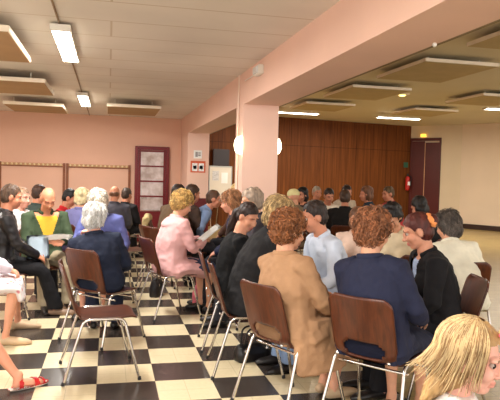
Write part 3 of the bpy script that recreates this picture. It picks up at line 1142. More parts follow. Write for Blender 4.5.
        out('hair_strands', Vs, Fs, tones, hobj, midx=np.array(MI))
    # ---- top
    C = Vol()
    g = .010 if kind == 'shirt' else .017
    rings = TR
    if kind == 'vest_only': pass
    torso(C, g)
    for i in (0, 1):
        arm(C, i, g * .75, sleeve, .003)
    if kind in ('jacket', 'coat'):
        c_, t_ = sp(-.06)
        C.tube([c_ + Vector((0, -.02, .04)), Vector((0, .12, .575))], [(.205 * f, .125 * f), (.19 * f, .07)], 14, side=X)
    if kind == 'coat':
        C.tube([Vector((0, .0, .50)), Vector((0, .12, .52)), Vector((0, .30, .50)), Vector((0, .36, .46))], [(.235 * f, .13), (.225 * f, .11), (.215, .10), (.20, .08)], 14, side=X)
    if extra: extra(C, P, sp, hv, sideT)
    V, Fq = fuse(C, vox, 2)
    N_ = normals(V, Fq)
    dis = .0055 * vnoise(V * 13 + 3) + .0045 * vnoise(V * 27 + np.array([7, 1, 4])) + .004 * (1 - 2 * np.abs(vnoise(V * np.array([9, 9, 15]) + 11)))
    V = V + N_ * dis[:, None]
    V = off_back(V)
    V[:, 2] = np.where((V[:, 1] < .24) & (np.abs(V[:, 0]) < .2) & (V[:, 1] > -.17) & (V[:, 2] < .452), .452, V[:, 2])
    keep = None
    if inner is not None:
        c_ = V[Fq].mean(1)
        q = c_ - np.array(P[3]); t_ = np.array(upT)
        zz = q @ t_; sx_ = q @ np.array(sideT)
        fy = q @ np.array(Vector((0, upT.z, -upT.y)).normalized())
        wv = .012 + .075 * open_w * np.clip((zz + .30) / .34, 0, 1)
        keep = ~((fy > .0) & (zz > -.30) & (np.abs(sx_) < wv))
        I = Vol(); torso(I, .004, rings=[r for r in TR if r[0] < 1.0])
        Vi, Fi = fuse(I, vox, 2)
        out('shirt', Vi, Fi, cloth(inner))
    garment = {'jacket': 'jacket', 'coat': 'coat', 'shirt': 'shirt', 'sweater': 'sweater', 'vest_only': 'top'}[kind]
    tobj = out(garment, V, Fq, topmat or cloth(top), keep=keep)
    if collar:
        K = Vol()
        u = sideT; v_ = Vector((0, upT.z, -upT.y)).normalized()
        ctr = P[3] + upT * .006
        pts = []
        for k in range(13):
            t_ = R(-215 + 250 * k / 12) if inner is None else R(-225 + 270 * k / 12)
            lift = -.018 * max(0, math.sin(t_)) + .012
            pts.append(ctr + u * math.cos(t_) * .071 + v_ * math.sin(t_) * .066 + upT * lift)
        K.tube(pts, [(.015, .026)] * 13, 10, side=u)
        V, Fq = arrays(K.mesh())
        out('collar', V, Fq, topmat or cloth(top), tobj)
    # ---- bottom
    D = Vol()
    bk, bc = bottom
    if bk == 'trousers':
        torso(D, .004, rings=[r for r in TR if r[0] < .2], bust=False)
        for i in (0, 1):
            leg(D, i, .010, wide=.012)
    else:
        km = (LG[0][1] + LG[1][1]) / 2
        hm = (LG[0][0] + LG[1][0]) / 2
        half = (LG[1][1] - LG[0][1]).length / 2
        D.tube([hm + Vector((0, -.02, .0)), hm.lerp(km, .3), hm.lerp(km, .7), km + Vector((0, .03, -.01)), km + Vector((0, .055, -.11))],
               [(.19 * f, .115), (.20 * f, .105), (half + .10, .09), (half + .095, .075), (half + .10, .045)], 16, side=X)
        torso(D, .004, rings=[r for r in TR if r[0] < .2], bust=False)
    V, Fq = fuse(D, max(vox, .009), 2)
    N_ = normals(V, Fq)
    V = V + N_ * (.005 * vnoise(V * 14 + 2) + .003 * vnoise(V * 30))[:, None]
    V = off_back(V)
    V[:, 2] = np.where((V[:, 1] < .25) & (V[:, 2] < .451), .451, V[:, 2])
    bm_ = cloth(bc)
    if bk == 'floral':
        bm_ = floral(bc)
    keepb = None
    if bk == 'trousers':
        za = max(LG[0][2].z, LG[1][2].z)
        cz = V[Fq].mean(1)[:, 2]
        keepb = cz > min(LG[0][2].z, LG[1][2].z) - .01
    out('trousers' if bk == 'trousers' else 'skirt', V, Fq, bm_, keep=keepb)
    # ---- shoes (and socks)
    for i in (0, 1):
        h_, k_, a_ = LG[i]
        fd = fdir[i]
        if sock:
            S_ = Vol().tube([a_ + (k_ - a_).normalized() * .12, a_], [.044, .04], 10)
            V, Fq = arrays(S_.mesh()); out('sock', V, Fq, cloth(sock))
        if shoes is None: continue
        S_ = Vol()
        zt = a_.z - .085
        S_.tube([a_ - fd * .045 + Vector((0, 0, -.045)), a_ + fd * .0 + Vector((0, 0, -.043)), a_ + fd * .09 + Vector((0, 0, -.052)), a_ + fd * .165 + Vector((0, 0, -.06)), a_ + fd * .20 + Vector((0, 0, -.066))],
                [(.034, .036), (.040, .042), (.045, .036), (.042, .028), (.028, .018)], 14)
        V, Fq = fuse(S_, max(min(vox, .010), .007), 2)
        V[:, 2] = np.maximum(V[:, 2], zt)
        if shoes is SANDAL:
            top_ = V[Fq].mean(1)
            al = (top_ - np.array(a_)) @ np.array(fd)
            keep = (top_[:, 2] < zt + .022) | ((al > .10) & (al < .135)) | ((al > .16) & (al < .178)) | ((al > -.01) & (al < .018))
            V = V + normals(V, Fq) * .004
            V[:, 2] = np.maximum(V[:, 2], zt)
            c_ = V[Fq].mean(1)
            out('sandal', V, Fq, [SANDAL, SOLEW], keep=keep, midx=(c_[:, 2] < zt + .018).astype(int))
        else:
            out('shoe', V, Fq, shoes)
    if chair_label:
        ch_ = R(heading if chair_dir is None else chair_dir)
        chair(rx + math.sin(ch_) * chair_fwd, ry + math.cos(ch_) * chair_fwd, math.degrees(ch_), chair_label)
    PEOPLE.append((label, obj, hobj, tobj, hv, hc, RM, AR, sc, hs, seated_z))
    return PEOPLE[-1]
PEOPLE = []
SANDAL = noisy('red_sandal', (196, 38, 40), .4, 6, .08)
SOLEW = noisy('white_sole', (226, 216, 204), .6, 6, .05)

def floral(bc):
    m, nt, b = _mat('floral_cloth')
    N, L = nt.nodes, nt.links
    tc = N.new('ShaderNodeTexCoord')
    vo = N.new('ShaderNodeTexVoronoi'); vo.inputs['Scale'].default_value = 16
    L.new(tc.outputs['Object'], vo.inputs['Vector'])
    r = N.new('ShaderNodeValToRGB')
    r.color_ramp.elements[0].position = .18; r.color_ramp.elements[1].position = .34
    r.color_ramp.elements[0].color = rgba(lin((196, 120, 128))); r.color_ramp.elements[1].color = rgba(lin(bc))
    L.new(vo.outputs['Distance'], r.inputs[0]); L.new(r.outputs[0], b.inputs['Base Color'])
    b.inputs['Roughness'].default_value = .85
    return m
def to_world(p, x):
    """person space point -> world"""
    label, obj, hobj, tobj, hv, hc, RM, AR, sc, hs, sz = p
    x = Vector(x)
    y = Vector((x.x * sc, x.y * sc, (x.z - .45) * sc + sz))
    return Matrix.Translation(obj.location) @ Matrix.Rotation(obj.rotation_euler.z, 4, 'Z') @ y

# ------------------------------------------------------------------ who sits where
def hp(px, py, depth):
    """head centre: the point seen at photo pixel (px, py), depth metres from the camera plane"""
    a, b = (px - 250) / F, (py - 200) / F
    cr, sr = math.cos(ROL), math.sin(ROL)
    a, b = a * cr + b * sr, -a * sr + b * cr
    fw = math.cos(PIT) - b * math.sin(PIT)
    z = -math.sin(PIT) - b * math.cos(PIT)
    k = depth / fw
    c, s = math.cos(YAW), math.sin(YAW)
    return ((a * c + fw * s) * k, (-a * s + fw * c) * k, H + z * k)

GREY = (196, 192, 184); WHITEH = (240, 236, 228); AUB = (128, 72, 40); DKB = (40, 26, 20); BLK = (24, 20, 20)
BLOND = (204, 170, 108); GBL = (168, 148, 112)
PEACH = (212, 156, 126); RED_ = (194, 130, 102)

# ---- the near circle on the right
p_beige = person(hp(290, 231, 3.94), 66, 'person with auburn curls and glasses in a beige suede coat, seen from behind',
    lean=0, side=-4, hy=8, hp=12, fat=1.22, hair=('curly', (134, 84, 50)), top=(166, 128, 96), kind='coat', bottom=('skirt', (160, 122, 92)), sk=PEACH,
    arms={'L': (-.10, .33, .70), 'R': (.16, .34, .66)}, legs={'L': (-.06, .42, .085), 'R': (.06, .40, .085)}, shoes=SHOET, vox=.008, chair_fwd=.06,
    extra=lambda C, P, sp, hv, sT: (C.loft([C.ring((.20 + q, .10 + y_, z), Vector((1, 0, 0)), Vector((0, 1, 0)), a_, b_, 16) for z, a_, b_, q, y_ in ((.62, .05, .12, 0, 0), (.5, .07, .2, 0, 0), (.38, .06, .22, .02, .01), (.29, .045, .22, .03, .02), (.275, .02, .18, .03, .02))]),
        C.tube([Vector((0, .1, .56)), Vector((.02, .34, .50)), Vector((.04, .44, .40)), Vector((.04, .46, .30))], [(.24, .12), (.22, .10), (.20, .07), (.2, .04)], 14, side=(1, 0, 0))),
    chair_label='brown plywood chair under the person in the beige suede coat')
p_navy = person(hp(374, 232, 3.62), 54, 'person with auburn curls in a navy jacket, back to the camera, by the beige coat',
    lean=2, side=-6, hy=4, hp=10, fat=1.16, hair=('curly', (138, 88, 58)), top=(38, 41, 62), kind='jacket', bottom=('skirt', (34, 37, 56)), sk=PEACH,
    arms={'L': (-.10, .32, .68), 'R': (.16, .30, .66)}, legs={'L': (-.08, .42, .085), 'R': (.08, .50, .085)}, vox=.008, chair_dir=52, chair_fwd=.10,
    chair_label='brown plywood chair under the person in the navy jacket with auburn hair')
p_blazer = person(hp(417, 231, 4.2), -80, 'person in a black blazer with dark red hair tied in an orange scrunchie',
    lean=16, hy=14, hp=22, fat=1.05, hair=('bun', (78, 34, 28)), top=(26, 25, 28), kind='jacket', inner=(164, 182, 214), sk=(206, 146, 118),
    bottom=('trousers', (28, 28, 32)), arms={'L': (-.08, .34, .62), 'R': (.02, .34, .60)}, vox=.008,
    chair_dir=-76, chair_label='brown plywood chair hidden under the person in the black blazer')
p_white = person(hp(447, 226, 5.3), 10, 'person with dark grey hair in a white jacket, back turned, at right',
    lean=26, side=-4, hy=-25, hp=20, fat=1.15, hair=('fluffy', (92, 84, 78)), top=(226, 222, 204), kind='coat', bottom=('trousers', (210, 204, 186)), sk=PEACH, vox=.010)
chair(3.02, 4.75, 18, 'brown plywood chair under the person in the white jacket at right')
chair(2.86, 5.12, 24, 'brown plywood chair half behind the black blazer, left of the white jacket chair')
p_man = person(hp(314, 217, 4.8), -96, 'person with short dark hair in a pale blue shirt, leaning towards the beige coat',
    lean=20, hy=6, hp=16, male=True, hair=('short', (44, 32, 28)), top=(206, 216, 234), kind='shirt', bottom=('trousers', (120, 142, 176)), sk=(206, 142, 112),
    arms={'L': (-.12, .36, .66), 'R': (.10, .34, .66)}, vox=.009, chair_label='brown plywood chair under the person in the pale blue shirt')
p_cream = person(hp(392, 217, 5.75), -130, 'person with black hair bent forward in a cream jacket, behind the navy jacket',
    lean=18, hp=44, eyes=False, hair=('fluffy', BLK), top=(222, 204, 172), kind='jacket', bottom=('trousers', (60, 52, 50)), sk=PEACH, vox=.012,
    chair_label='brown plywood chair under the person in the cream jacket with black hair')
p_rose = person(hp(357, 224, 6.5), -150, 'person in a pale rose jacket mostly hidden behind the navy jacket',
    lean=10, hp=10, hair=('bob', (110, 76, 56)), top=(224, 196, 180), kind='jacket', bottom=('trousers', (70, 60, 60)), sk=PEACH, vox=.012,
    chair_label='brown plywood chair under the person in the pale rose jacket')
p_black = person(hp(281, 214, 4.75), 88, 'person with shaggy grey blond hair in a black jacket, leaning forward behind the beige coat',
    lean=24, hy=10, hp=16, fat=1.12, hair=('fluffy', (176, 150, 108)), top=(32, 31, 33), kind='jacket', bottom=('trousers', (34, 34, 38)), sk=PEACH,
    arms={'L': (-.1, .4, .62), 'R': (.1, .4, .62)}, vox=.009, chair_dir=95,
    chair_label='brown plywood chair seen edge on, under the black jacket left of the beige coat')
p_young = person(hp(248, 217, 5.35), 96, 'young person with long dark hair in black top and blue jeans, head turned',
    lean=12, hy=50, hp=26, hr=-4, hair=('pony', (42, 28, 24)), top=(20, 20, 22), kind='sweater', bottom=('trousers', (86, 112, 156)), sk=(206, 146, 118),
    arms={'L': (-.1, .33, .64), 'R': (.1, .34, .62)}, vox=.009, collar=False, eyes=False, chair_label='brown plywood chair under the young person in black top and jeans')
p_girl = person(hp(472, 357, 1.90), 124, 'little blond child with a pink hair tie at the bottom right corner',
    lean=4, hy=6, hp=12, sc=.66, hs=1.36, chair_fwd=.0, chair_dir=36, hair=('child', (168, 134, 88)), top=(236, 230, 226), kind='sweater', bottom=('trousers', (196, 168, 176)), sk=(232, 176, 156),
    arms={'L': (-.12, .30, .62), 'R': (.12, .30, .62)}, vox=.007, collar=False, shoes=SHOEB,
    chair_label='brown plywood chair under the little blond child at bottom right')

# ---- middle rows
p_pink = person(hp(183, 204, 6.5), 72, 'person with curly blond hair in a pale pink hooded jacket, reading white sheets',
    lean=10, hy=6, hp=26, fat=1.16, hair=('curly', (190, 152, 92)), top=(214, 164, 164), kind='coat', bottom=('skirt', (52, 62, 88)), sk=PEACH,
    arms={'L': (-.06, .36, .80), 'R': (.08, .36, .78)}, vox=.010,
    extra=lambda C, P, sp, hv, sT: C.tube([sp(.93)[0] + Vector((.125 * math.cos(R(q)), .01 + .115 * math.sin(R(q)), .01 + .025 * math.sin(R(q)))) for q in range(-200, 30, 22)], [(.034, .055)] * 11, 10, side=(0, 0, 1)),
    chair_label='brown plywood chair under the person in the pale pink hooded jacket')
p_olive = person(hp(179, 194, 7.9), 60, 'person with dark hair in an olive jacket just behind the pink hooded jacket',
    lean=14, hp=12, hair=('short', DKB), top=(96, 76, 56), male=True, sk=RED_, vox=.014, chair_label='brown plywood chair under the person in the olive jacket behind the pink jacket')
p_dk2 = person(hp(193, 194, 8.3), 70, 'person with dark brown hair to the right of the olive jacket, partly hidden', lean=10, hp=10,
    hair=('bob', (58, 38, 28)), top=(70, 56, 50), sk=RED_, vox=.015, chair_label='brown plywood chair under the partly hidden person beside the olive jacket')
p_denim = person(hp(214, 195, 8.4), 96, 'person with brown hair in a denim blue shirt leaning far forward, below the flip chart',
    lean=38, hp=10, male=True, hair=('short', (86, 60, 44)), top=(116, 136, 170), kind='shirt', sk=RED_, vox=.013, chair_label='brown plywood chair under the person leaning forward in the denim blue shirt')
p_w14 = person(hp(230, 202, 6.9), -78, 'person with reddish blond hair facing left in a navy vest before the near pillar',
    lean=14, hp=14, hair=('fluffy', (158, 112, 78)), top=(46, 52, 78), kind='jacket', inner=(226, 216, 212), sk=(222, 156, 128), vox=.011, chair_label='brown plywood chair under the person with reddish blond hair and navy vest')
p_b14 = person(hp(236, 192, 9.0), -60, 'person with light blond hair far back, just left of the near pillar edge', lean=6, hair=('bob', (216, 184, 120)), top=(120, 90, 80), sk=PEACH, vox=.016,
    chair_label='brown plywood chair under the light blond person far back beside the near pillar')
p_gh = person(hp(251, 201, 6.1), -82, 'person with grey brown hair in front of the near pillar, mostly hidden', lean=12, hp=14,
    hair=('fluffy', (150, 132, 116)), top=(64, 60, 66), sk=PEACH, vox=.013, chair_label='brown plywood chair under the grey brown haired person at the near pillar')

# ---- far group on the right
p_cap = person(hp(293, 197, 9.2), -30, 'person in a pale yellow hat just right of the near pillar', lean=8, hair=('cap', (224, 216, 160)), top=(120, 104, 84), sk=PEACH, vox=.015,
    chair_label='brown plywood chair under the person in the pale yellow hat')
p_23 = person(hp(302, 195, 9.9), -120, 'person with black hair in dark clothes next to the pale yellow hat', lean=8, hair=('bob', BLK), top=(50, 36, 34), sk=RED_, vox=.016,
    chair_label='brown plywood chair under the black haired person next to the pale yellow hat')
p_28 = person(hp(317, 193, 11.6), 170, 'person with short grey hair far back, left of the white shirt', lean=6, male=True, hair=('short', (150, 140, 124)), top=(150, 128, 108), sk=RED_, vox=.016,
    chair_label='brown plywood chair under the grey haired person far back by the wood wall')
p_24 = person(hp(329, 196, 10.0), -178, 'person with dark hair in a white shirt facing the camera across the far table', lean=14, hp=22, male=True, hair=('short', DKB), top=(232, 222, 206), kind='shirt', sk=RED_, vox=.014,
    arms={'L': (-.1, .4, .78), 'R': (.1, .4, .78)}, chair_label='brown plywood chair under the person in the white shirt at the far table')
p_25 = person(hp(345, 198, 9.0), 20, 'person with brown hair in a black jacket seen from behind at the far table', lean=6, male=True, hair=('short', (70, 50, 38)), top=(30, 28, 28), sk=RED_, vox=.014,
    chair_label='brown plywood chair under the black jacket seen from behind at the far table')
p_25b = person(hp(347, 192, 11.2), 160, 'person with dark hair and pale top beyond the black jacket at the far table', lean=8, hp=16, male=True, hair=('short', DKB), top=(196, 180, 160), sk=RED_, vox=.016,
    chair_label='brown plywood chair under the dark haired person beyond the far table')
p_teal = person(hp(366, 194, 9.9), -72, 'person with brown hair in a dark teal jacket facing left at the far table', lean=4, hp=8, hair=('bob', (104, 70, 50)), top=(36, 56, 70), inner=(186, 196, 200), sk=RED_, vox=.014,
    chair_label='brown plywood chair under the person in the dark teal jacket')
p_red = person(hp(388, 194, 10.3), -95, 'person with dark hair in a coral red top, rightmost at the far table', lean=16, hp=10, hair=('short', (84, 66, 44)), top=(176, 64, 66), sk=RED_, vox=.014,
    arms={'L': (-.05, .3, 1.0), 'R': (.05, .3, 1.0)}, chair_label='brown plywood chair under the person in the coral red top')
p_blk = person(hp(419, 207, 7.4), -20, 'person in black with black hair, between the orange scrunchie and the dark red door', lean=14, hp=26, fat=1.1, hair=('bob', BLK), top=(22, 20, 22), sk=RED_, vox=.014,
    chair_label='brown plywood chair under the person in black before the dark red door')

# ---- left block
p_leather = person(hp(12, 197, 6.2), 80, 'person with brown hair in a black leather jacket and black trousers at left', lean=9, hp=12, male=True,
    hair=('short', (74, 54, 40)), top=(24, 23, 25), kind='jacket', inner=(72, 92, 140), bottom=('trousers', (24, 24, 27)), sk=(196, 130, 100),
    arms={'L': (-.08, .36, .66), 'R': (.10, .36, .64)}, legs={'L': (-.12, .50, .085), 'R': (.10, .56, .085)}, shoes=SHOEW, vox=.010, topmat=noisy('black_leather_jacket', (26, 24, 26), .38, 7, .2, .5, 22), sock=(226, 220, 212),
    chair_label='brown plywood chair under the person in the black leather jacket')
p_face2 = person(hp(22, 198, 7.2), 120, 'person with rosy face and white shirt peeking out behind the black leather jacket', lean=6, hp=6, hair=('short', (150, 120, 96)), male=True, top=(224, 214, 214), kind='shirt', sk=(222, 160, 140), vox=.013,
    chair_label='brown plywood chair under the rosy faced person behind the leather jacket')
p_green = person(hp(48, 199, 6.7), 158, 'bald person in a green cardigan over a yellow shirt, head bent over papers', lean=12, hp=34, male=True, fat=1.15,
    hair=('bald', (130, 92, 64)), top=(70, 84, 62), kind='jacket', inner=(226, 178, 62), bottom=('trousers', (164, 150, 124)), sk=(214, 146, 112),
    arms={'L': (-.12, .36, .74), 'R': (.08, .36, .74)}, legs={'L': (-.16, .44, .085), 'R': (.10, .44, .085)}, vox=.010, eyes=False, open_w=1.8, chair_label='brown plywood chair under the person in the green cardigan')
p_dkb = person(hp(40, 194, 8.2), 60, 'person with dark hair directly behind the bald person in the green cardigan', lean=6, male=True, hair=('short', (66, 44, 34)), top=(60, 70, 66), sk=RED_, vox=.015,
    chair_label='brown plywood chair behind the person in the green cardigan')
p_redl = person(hp(70, 198, 8.6), 100, 'person with black hair in a red top bowing the head, beyond the green cardigan', lean=12, hp=26, hair=('short', BLK), top=(190, 36, 44), male=True, sk=RED_, vox=.014,
    chair_label='brown plywood chair under the person in the red top')
p_bl6 = person(hp(83, 198, 8.0), 40, 'person with pale blond hair behind the white haired one in lilac', lean=8, hair=('fluffy', (222, 200, 156)), top=(112, 112, 160), sk=PEACH, vox=.014,
    chair_label='brown plywood chair under the pale blond person behind the lilac cardigan')
p_lilac = person(hp(98, 203, 6.4), 196, 'person with white hair in a lilac blue cardigan, bending towards the dark navy suit', lean=24, hp=40, fat=1.22, hair=('fluffy', (216, 204, 184)), top=(90, 96, 150), kind='coat',
    bottom=('skirt', (112, 114, 172)), sk=(222, 164, 140), arms={'L': (-.16, .32, .62), 'R': (.12, .44, .86)}, vox=.010, elbow_out=.45,
    chair_label='brown plywood chair under the person in the lilac blue cardigan')
p_navyl = person(hp(95, 218, 5.5), 6, 'person with fluffy white hair in a dark navy suit, back to the camera', lean=12, side=-9, hy=10, hp=22, fat=1.14, hair=('fluffy', WHITEH), top=(34, 40, 58), kind='jacket',
    bottom=('trousers', (34, 40, 60)), sk=(222, 160, 138), arms={'L': (-.14, .32, .85), 'R': (.12, .34, .64)}, vox=.009, chair_dir=45, chair_fwd=.07,
    chair_label='brown plywood chair under the white haired person in the dark navy suit')
chair(-.03, 4.64, 84, 'empty brown plywood chair at front left, on the checker floor')
p_g9 = person(hp(115, 194, 9.6), 16, 'person with reddish bald head in a dark grey sweater left of the glazed door', lean=10, male=True, fat=1.2, hair=('bald', (120, 84, 62)), top=(70, 68, 76), kind='sweater', sk=(206, 140, 108), vox=.014,
    chair_label='brown plywood chair under the reddish bald person in the dark grey sweater')
p_b10 = person(hp(127, 195, 10.6), 40, 'person with short dark hair in a black jacket next to the red glazed door', lean=8, male=True, hair=('short', (58, 44, 36)), top=(30, 28, 30), sk=RED_, vox=.014,
    chair_label='brown plywood chair under the black jacket next to the red glazed door')
# left edge: only parts of them reach into the frame
p_floral = person((-1.12, 5.62, 1.2), 86, 'person at the left edge in a white flowered skirt with beige shoes', lean=6, hair=('bob', (120, 80, 56)), top=(214, 204, 216), kind='shirt', bottom=('floral', (230, 222, 222)), sk=(220, 160, 130),
    arms={'L': (-.02, .36, .64), 'R': (.06, .36, .64)}, legs={'L': (-.40, .42, .085), 'R': (.16, .36, .085), 'dL': (.05, 1, 0), 'dR': (.05, 1, 0)}, shoes=SHOET, vox=.010,
    chair_label='brown plywood chair of the flowered skirt at the left edge')
p_sandal = person((-1.13, 4.17, 1.2), 80, 'person at the bottom left edge with a bare leg and a red strapped sandal', lean=6, hair=('bob', (120, 80, 56)), top=(214, 150, 140), kind='shirt', bottom=('skirt', (200, 190, 190)), sk=(226, 160, 130),
    legs={'L': (-.06, .66, .085), 'R': (.12, .30, .085), 'dL': (-.40, .9, 0), 'dR': (.06, 1, 0)}, shoes=SANDAL, vox=.010,
    chair_label='brown plywood chair of the red sandals, cut off by the left edge')

# ---- empty chairs and things on them
chair(.74, 8.0, 70, 'empty brown plywood chair in the aisle behind the pink jacket')
chair(.92, 9.7, 100, 'brown plywood chair with a beige jacket hung over its back, near the red glazed door')
chair(.30, 8.5, 70, 'empty brown plywood chair beyond the lilac cardigan, left of the aisle')

# ------------------------------------------------------------------ things held, worn and lying about
# orange scrunchie on the dark red bun
def on_head(p, name, mesh_vol, mat, parent):
    V, Fq = arrays(mesh_vol.mesh())
    sc, sz = p[8], p[10]
    W = V * sc; W[:, 2] = (V[:, 2] - .45) * sc + sz
    return build(name, W, Fq, mat, parent)
def ringvol(p, c, rad, th, ax_u, ax_v, n=16, wob=.0):
    hv = p[4]
    pts = []
    for k in range(n + 1):
        t_ = 2 * PI * k / n
        q = rad * (1 + wob * math.sin(5 * t_))
        pts.append(hv((c[0] + ax_u[0] * q * math.cos(t_) + ax_v[0] * q * math.sin(t_),
                       c[1] + ax_u[1] * q * math.cos(t_) + ax_v[1] * q * math.sin(t_),
                       c[2] + ax_u[2] * q * math.cos(t_) + ax_v[2] * q * math.sin(t_))))
    return Vol().tube(pts, [th * (1 + (.25 if wob else 0) * math.sin(9 * k)) for k in range(n + 1)], 8, round_ends=False)
o = on_head(p_blazer, 'scrunchie', ringvol(p_blazer, (0, -.112, .04), .036, .022, (1, 0, 0), (0, .25, 1), wob=.12), noisy('orange_scrunchie', (238, 148, 84), .7, 20, .15), p_blazer[2])
# glasses
def glasses(p):
    hv = p[4]
    mt = noisy('glasses_frame', (60, 48, 44), .3, 5, .1)
    for sg in (-1, 1):
        on_head(p, 'glasses_rim', ringvol(p, (sg * .034, .098, .002), .022, .0026, (1, 0, 0), (0, 0, 1)), mt, p[1])
        on_head(p, 'glasses_temple', Vol().tube([hv((sg * .056, .097, .004)), hv((sg * .078, .07, .006)), hv((sg * .082, -.01, .004))], [.0026] * 3, 6), mt, p[1])
    on_head(p, 'glasses_bridge', Vol().tube([hv((-.012, .104, .004)), hv((.012, .104, .004))], [.0026] * 2, 6), mt, p[1])
glasses(p_beige)
# the girl's loose strands and pink tie
def strands(p, n, col1, cut, seed=5, length=1.0, r=.0028, flip=.22):
    hv = p[4]
    rr = random.Random(seed)
    V_, F_ = [], []
    for i in range(n):
        a = rr.uniform(-PI, PI)
        ph = rr.uniform(.05, 1.25)
        e0 = (.094, .118, .108)
        pts = []
        L_ = rr.uniform(.75, 1.12) * length
        st_ = 9
        for k in range(st_):
            t_ = k / (st_ - 1)
            q = ph + t_ * 1.6 * L_
            s_ = math.sin(min(q, 1.75)); z = .036 + e0[2] * math.cos(min(q, 1.75))
            over = max(0, q - 1.75)
            z -= over * .15 - .03 * over * over
            sweep = 1 + .16 * over + flip * over ** 2.2 + (.02 + .05 * over) * math.sin(7 * t_ + 1.7 * i)
            pts.append((e0[0] * s_ * math.cos(a) * sweep, -.020 + e0[1] * s_ * math.sin(a) * sweep - .02 * over, z))
        if cut(pts): continue
        V0 = Vol().tube([hv(q) for q in pts], [r * (1 - .55 * k / (st_ - 1)) for k in range(st_)], 4, round_ends=False)
        b = len(V_)
        V_ += V0.v; F_ += [tuple(x + b for x in f_) for f_ in V0.f]
    vv = Vol(); vv.v, vv.f = V_, F_
    return on_head(p, 'hair_strands', vv, col1, p[2])
cutf = lambda pts: any((q[1] > .055 and q[2] < .065) or (q[1] > .0 and q[2] < -.10) for q in pts)
o = strands(p_girl, 900, hairmat((200, 172, 126), .3), cutf)
strands(p_girl, 500, hairmat((146, 112, 72), .3), cutf, 9)
on_head(p_girl, 'hair_tie', ringvol(p_girl, (.01, .082, .125), .020, .012, (1, 0, 0), (0, .5, .8), wob=.1), noisy('pink_tie', (238, 104, 120), .6, 20, .1), p_girl[2])
on_head(p_girl, 'hair_tuft', Vol().tube([p_girl[4](q) for q in ((.01, .07, .12), (.01, .10, .135), (.02, .13, .12), (.03, .14, .09))], [.014, .016, .014, .005], 8), hairmat((200, 166, 112)), p_girl[2])

# papers
def paper(p, local, w_, h_, tilt, yaw, label, name='paper_sheet', col=PAPER, bend=.02, loc=None):
    c = loc or to_world(p, local)
    bm = bmesh.new()
    NX = 6
    G = [[bm.verts.new(((i / NX - .5) * w_, (j / NX - .5) * h_, bend * math.sin(PI * i / NX))) for j in range(NX + 1)] for i in range(NX + 1)]
    for i in range(NX):
        for j in range(NX):
            bm.faces.new((G[i][j], G[i + 1][j], G[i + 1][j + 1], G[i][j + 1]))
    bmesh.ops.solidify(bm, geom=bm.faces[:], thickness=.0012)
    o = finish(bm, name, col, None, True)
    o.location = c
    o.rotation_euler = (R(tilt), 0, p[1].rotation_euler.z + R(yaw))
    tag(o, label, 'paper')
    return o
BLUEP = noisy('blue_paper', (196, 212, 224), .7, 4, .04)
paper(p_green, (-.02, .43, .78), .30, .21, 25, 0, 'white paper sheet held in the hands of the bald person in green')
paper(p_leather, (.10, .58, .66), .22, .26, 62, 92, 'pale blue sheet hanging by the knees of the person in the leather jacket', col=BLUEP, loc=hp(38, 247, 6.35))
paper(p_pink, (.06, .43, .86), .24, .30, 38, -14, 'open white booklet held by the person in the pale pink hooded jacket', name='booklet', bend=.035)
# far table with papers
tb = empty('table', (3.95, 9.55, 0), R(-10))
tag(tb, 'low table with white papers between the seated people of the far group', 'table')
box('tabletop', -.55, .35, -.3, .3, .70, .73, noisy('table_top', (120, 80, 52), .4, 4, .08), tb, .006)
for sx in (-.5, .3):
    for sy in (-.25, .25):
        rod('leg', [(sx, sy, 0), (sx, sy, .705)], .014, CHROME, tb)
for i, (x_, y_, a_) in enumerate(((3.62, 9.5, 12), (3.8, 9.42, -20), (4.1, 9.6, 35))):
    o = box('paper_sheet', -.11, .11, -.15, .15, 0, .004, PAPER)
    o.location = (x_, y_, .731); o.rotation_euler = (0, 0, R(a_))
    tag(o, ('white paper on the far table, nearest the person in the white shirt', 'white paper on the far table before the black jacket', 'white paper on the far table, nearest the dark teal jacket')[i], 'paper')

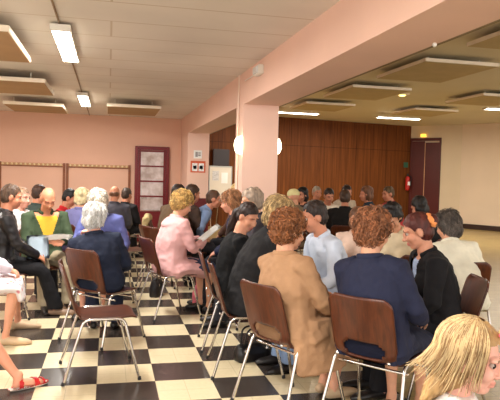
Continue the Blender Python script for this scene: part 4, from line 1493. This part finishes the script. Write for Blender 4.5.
# beige jacket on a chair
def hung_jacket():
    v = Vol()
    v.tube([(-.20, -.29, .80), (0, -.315, .84), (.20, -.29, .80)], [(.05, .05), (.05, .055), (.05, .05)], 12)
    v.tube([(0, -.345, .80), (0, -.36, .60), (0, -.36, .38)], [(.20, .03), (.22, .035), (.24, .03)], 14, side=(1, 0, 0))
    v.tube([(-.22, -.32, .79), (-.25, -.33, .55), (-.24, -.33, .36)], [.05, .045, .04], 10)
    v.tube([(.22, -.32, .79), (.25, -.33, .55), (.24, -.33, .36)], [.05, .045, .04], 10)
    V, Fq = fuse(v, .012, 2)
    N_ = normals(V, Fq)
    V = V + N_ * (.010 * vnoise(V * 16) + .006 * vnoise(V * 31))[:, None]
    o = build('jacket', V, Fq, cloth((188, 168, 122)), None)
    o.location = (.92, 9.7, 0); o.rotation_euler = (0, 0, -R(100))
    tag(o, 'beige jacket hung over a chair back in the aisle before the red glazed door', 'jacket')
hung_jacket()
# bags on the floor
def bag(x, y, w_, d_, h_, rz, mat, label, name='handbag', buckle=True, z=0):
    r = empty(name, (x, y, z), R(rz))
    tag(r, label, 'bag')
    v = Vol()
    v.loft([v.ring((0, 0, z), Vector((1, 0, 0)), Vector((0, 1, 0)), w_ / 2 * q, d_ / 2 * q2, 20, .7) for z, q, q2 in ((.0, .94, .9), (.02, 1, 1), (h_ * .5, 1.02, 1.05), (h_ * .85, .92, .7), (h_, .85, .3))])
    V, Fq = fuse(v, .008, 2)
    V = V + normals(V, Fq) * (.006 * vnoise(V * 22))[:, None]
    V[:, 2] = np.maximum(V[:, 2], 0.002)
    build('body', V, Fq, mat, r)
    for sg in (-1, 1):
        rod('strap', fillet([(-w_ * .3, sg * d_ * .18, h_ * .9), (-w_ * .24, sg * d_ * .25, h_ + .13), (w_ * .24, sg * d_ * .25, h_ + .13), (w_ * .3, sg * d_ * .18, h_ * .9)], .06), .008, mat, r)
    if buckle:
        for sx in (-.3, .3):
            v = Vol().ell((sx * w_, -d_ * .42, h_ * .7), (.018, .012, .018), n=10, k=6)
            link('buckle', v.mesh('buckle'), CHROME, r)
bag(.60, 7.5, .30, .14, .22, 70, noisy('black_leather', (22, 20, 22), .35, 14, .15), 'black bag on the floor in the aisle behind the pink jacket chair')
bag(1.18, 4.78, .34, .16, .14, 20, noisy('black_leather', (22, 20, 22), .35, 14, .15), 'black handbag with chrome buckles on the floor under the middle chairs')
bag(1.08, 7.02, .34, .16, .26, 70, noisy('pink_pattern', (176, 84, 96), .7, 30, .35), 'reddish pink patterned bag on the floor under the pink jacket chair', buckle=False)
# bracelet with a yellow green flower on the person in navy: worn, so a part
c = p_navy[7][1][2]
on_head(p_navy, 'bracelet', Vol().ell(c + Vector((.0, -.0, .03)), (.034, .034, .012), n=12, k=6), noisy('yellow_green', (172, 178, 70), .5, 20, .1), p_navy[1])
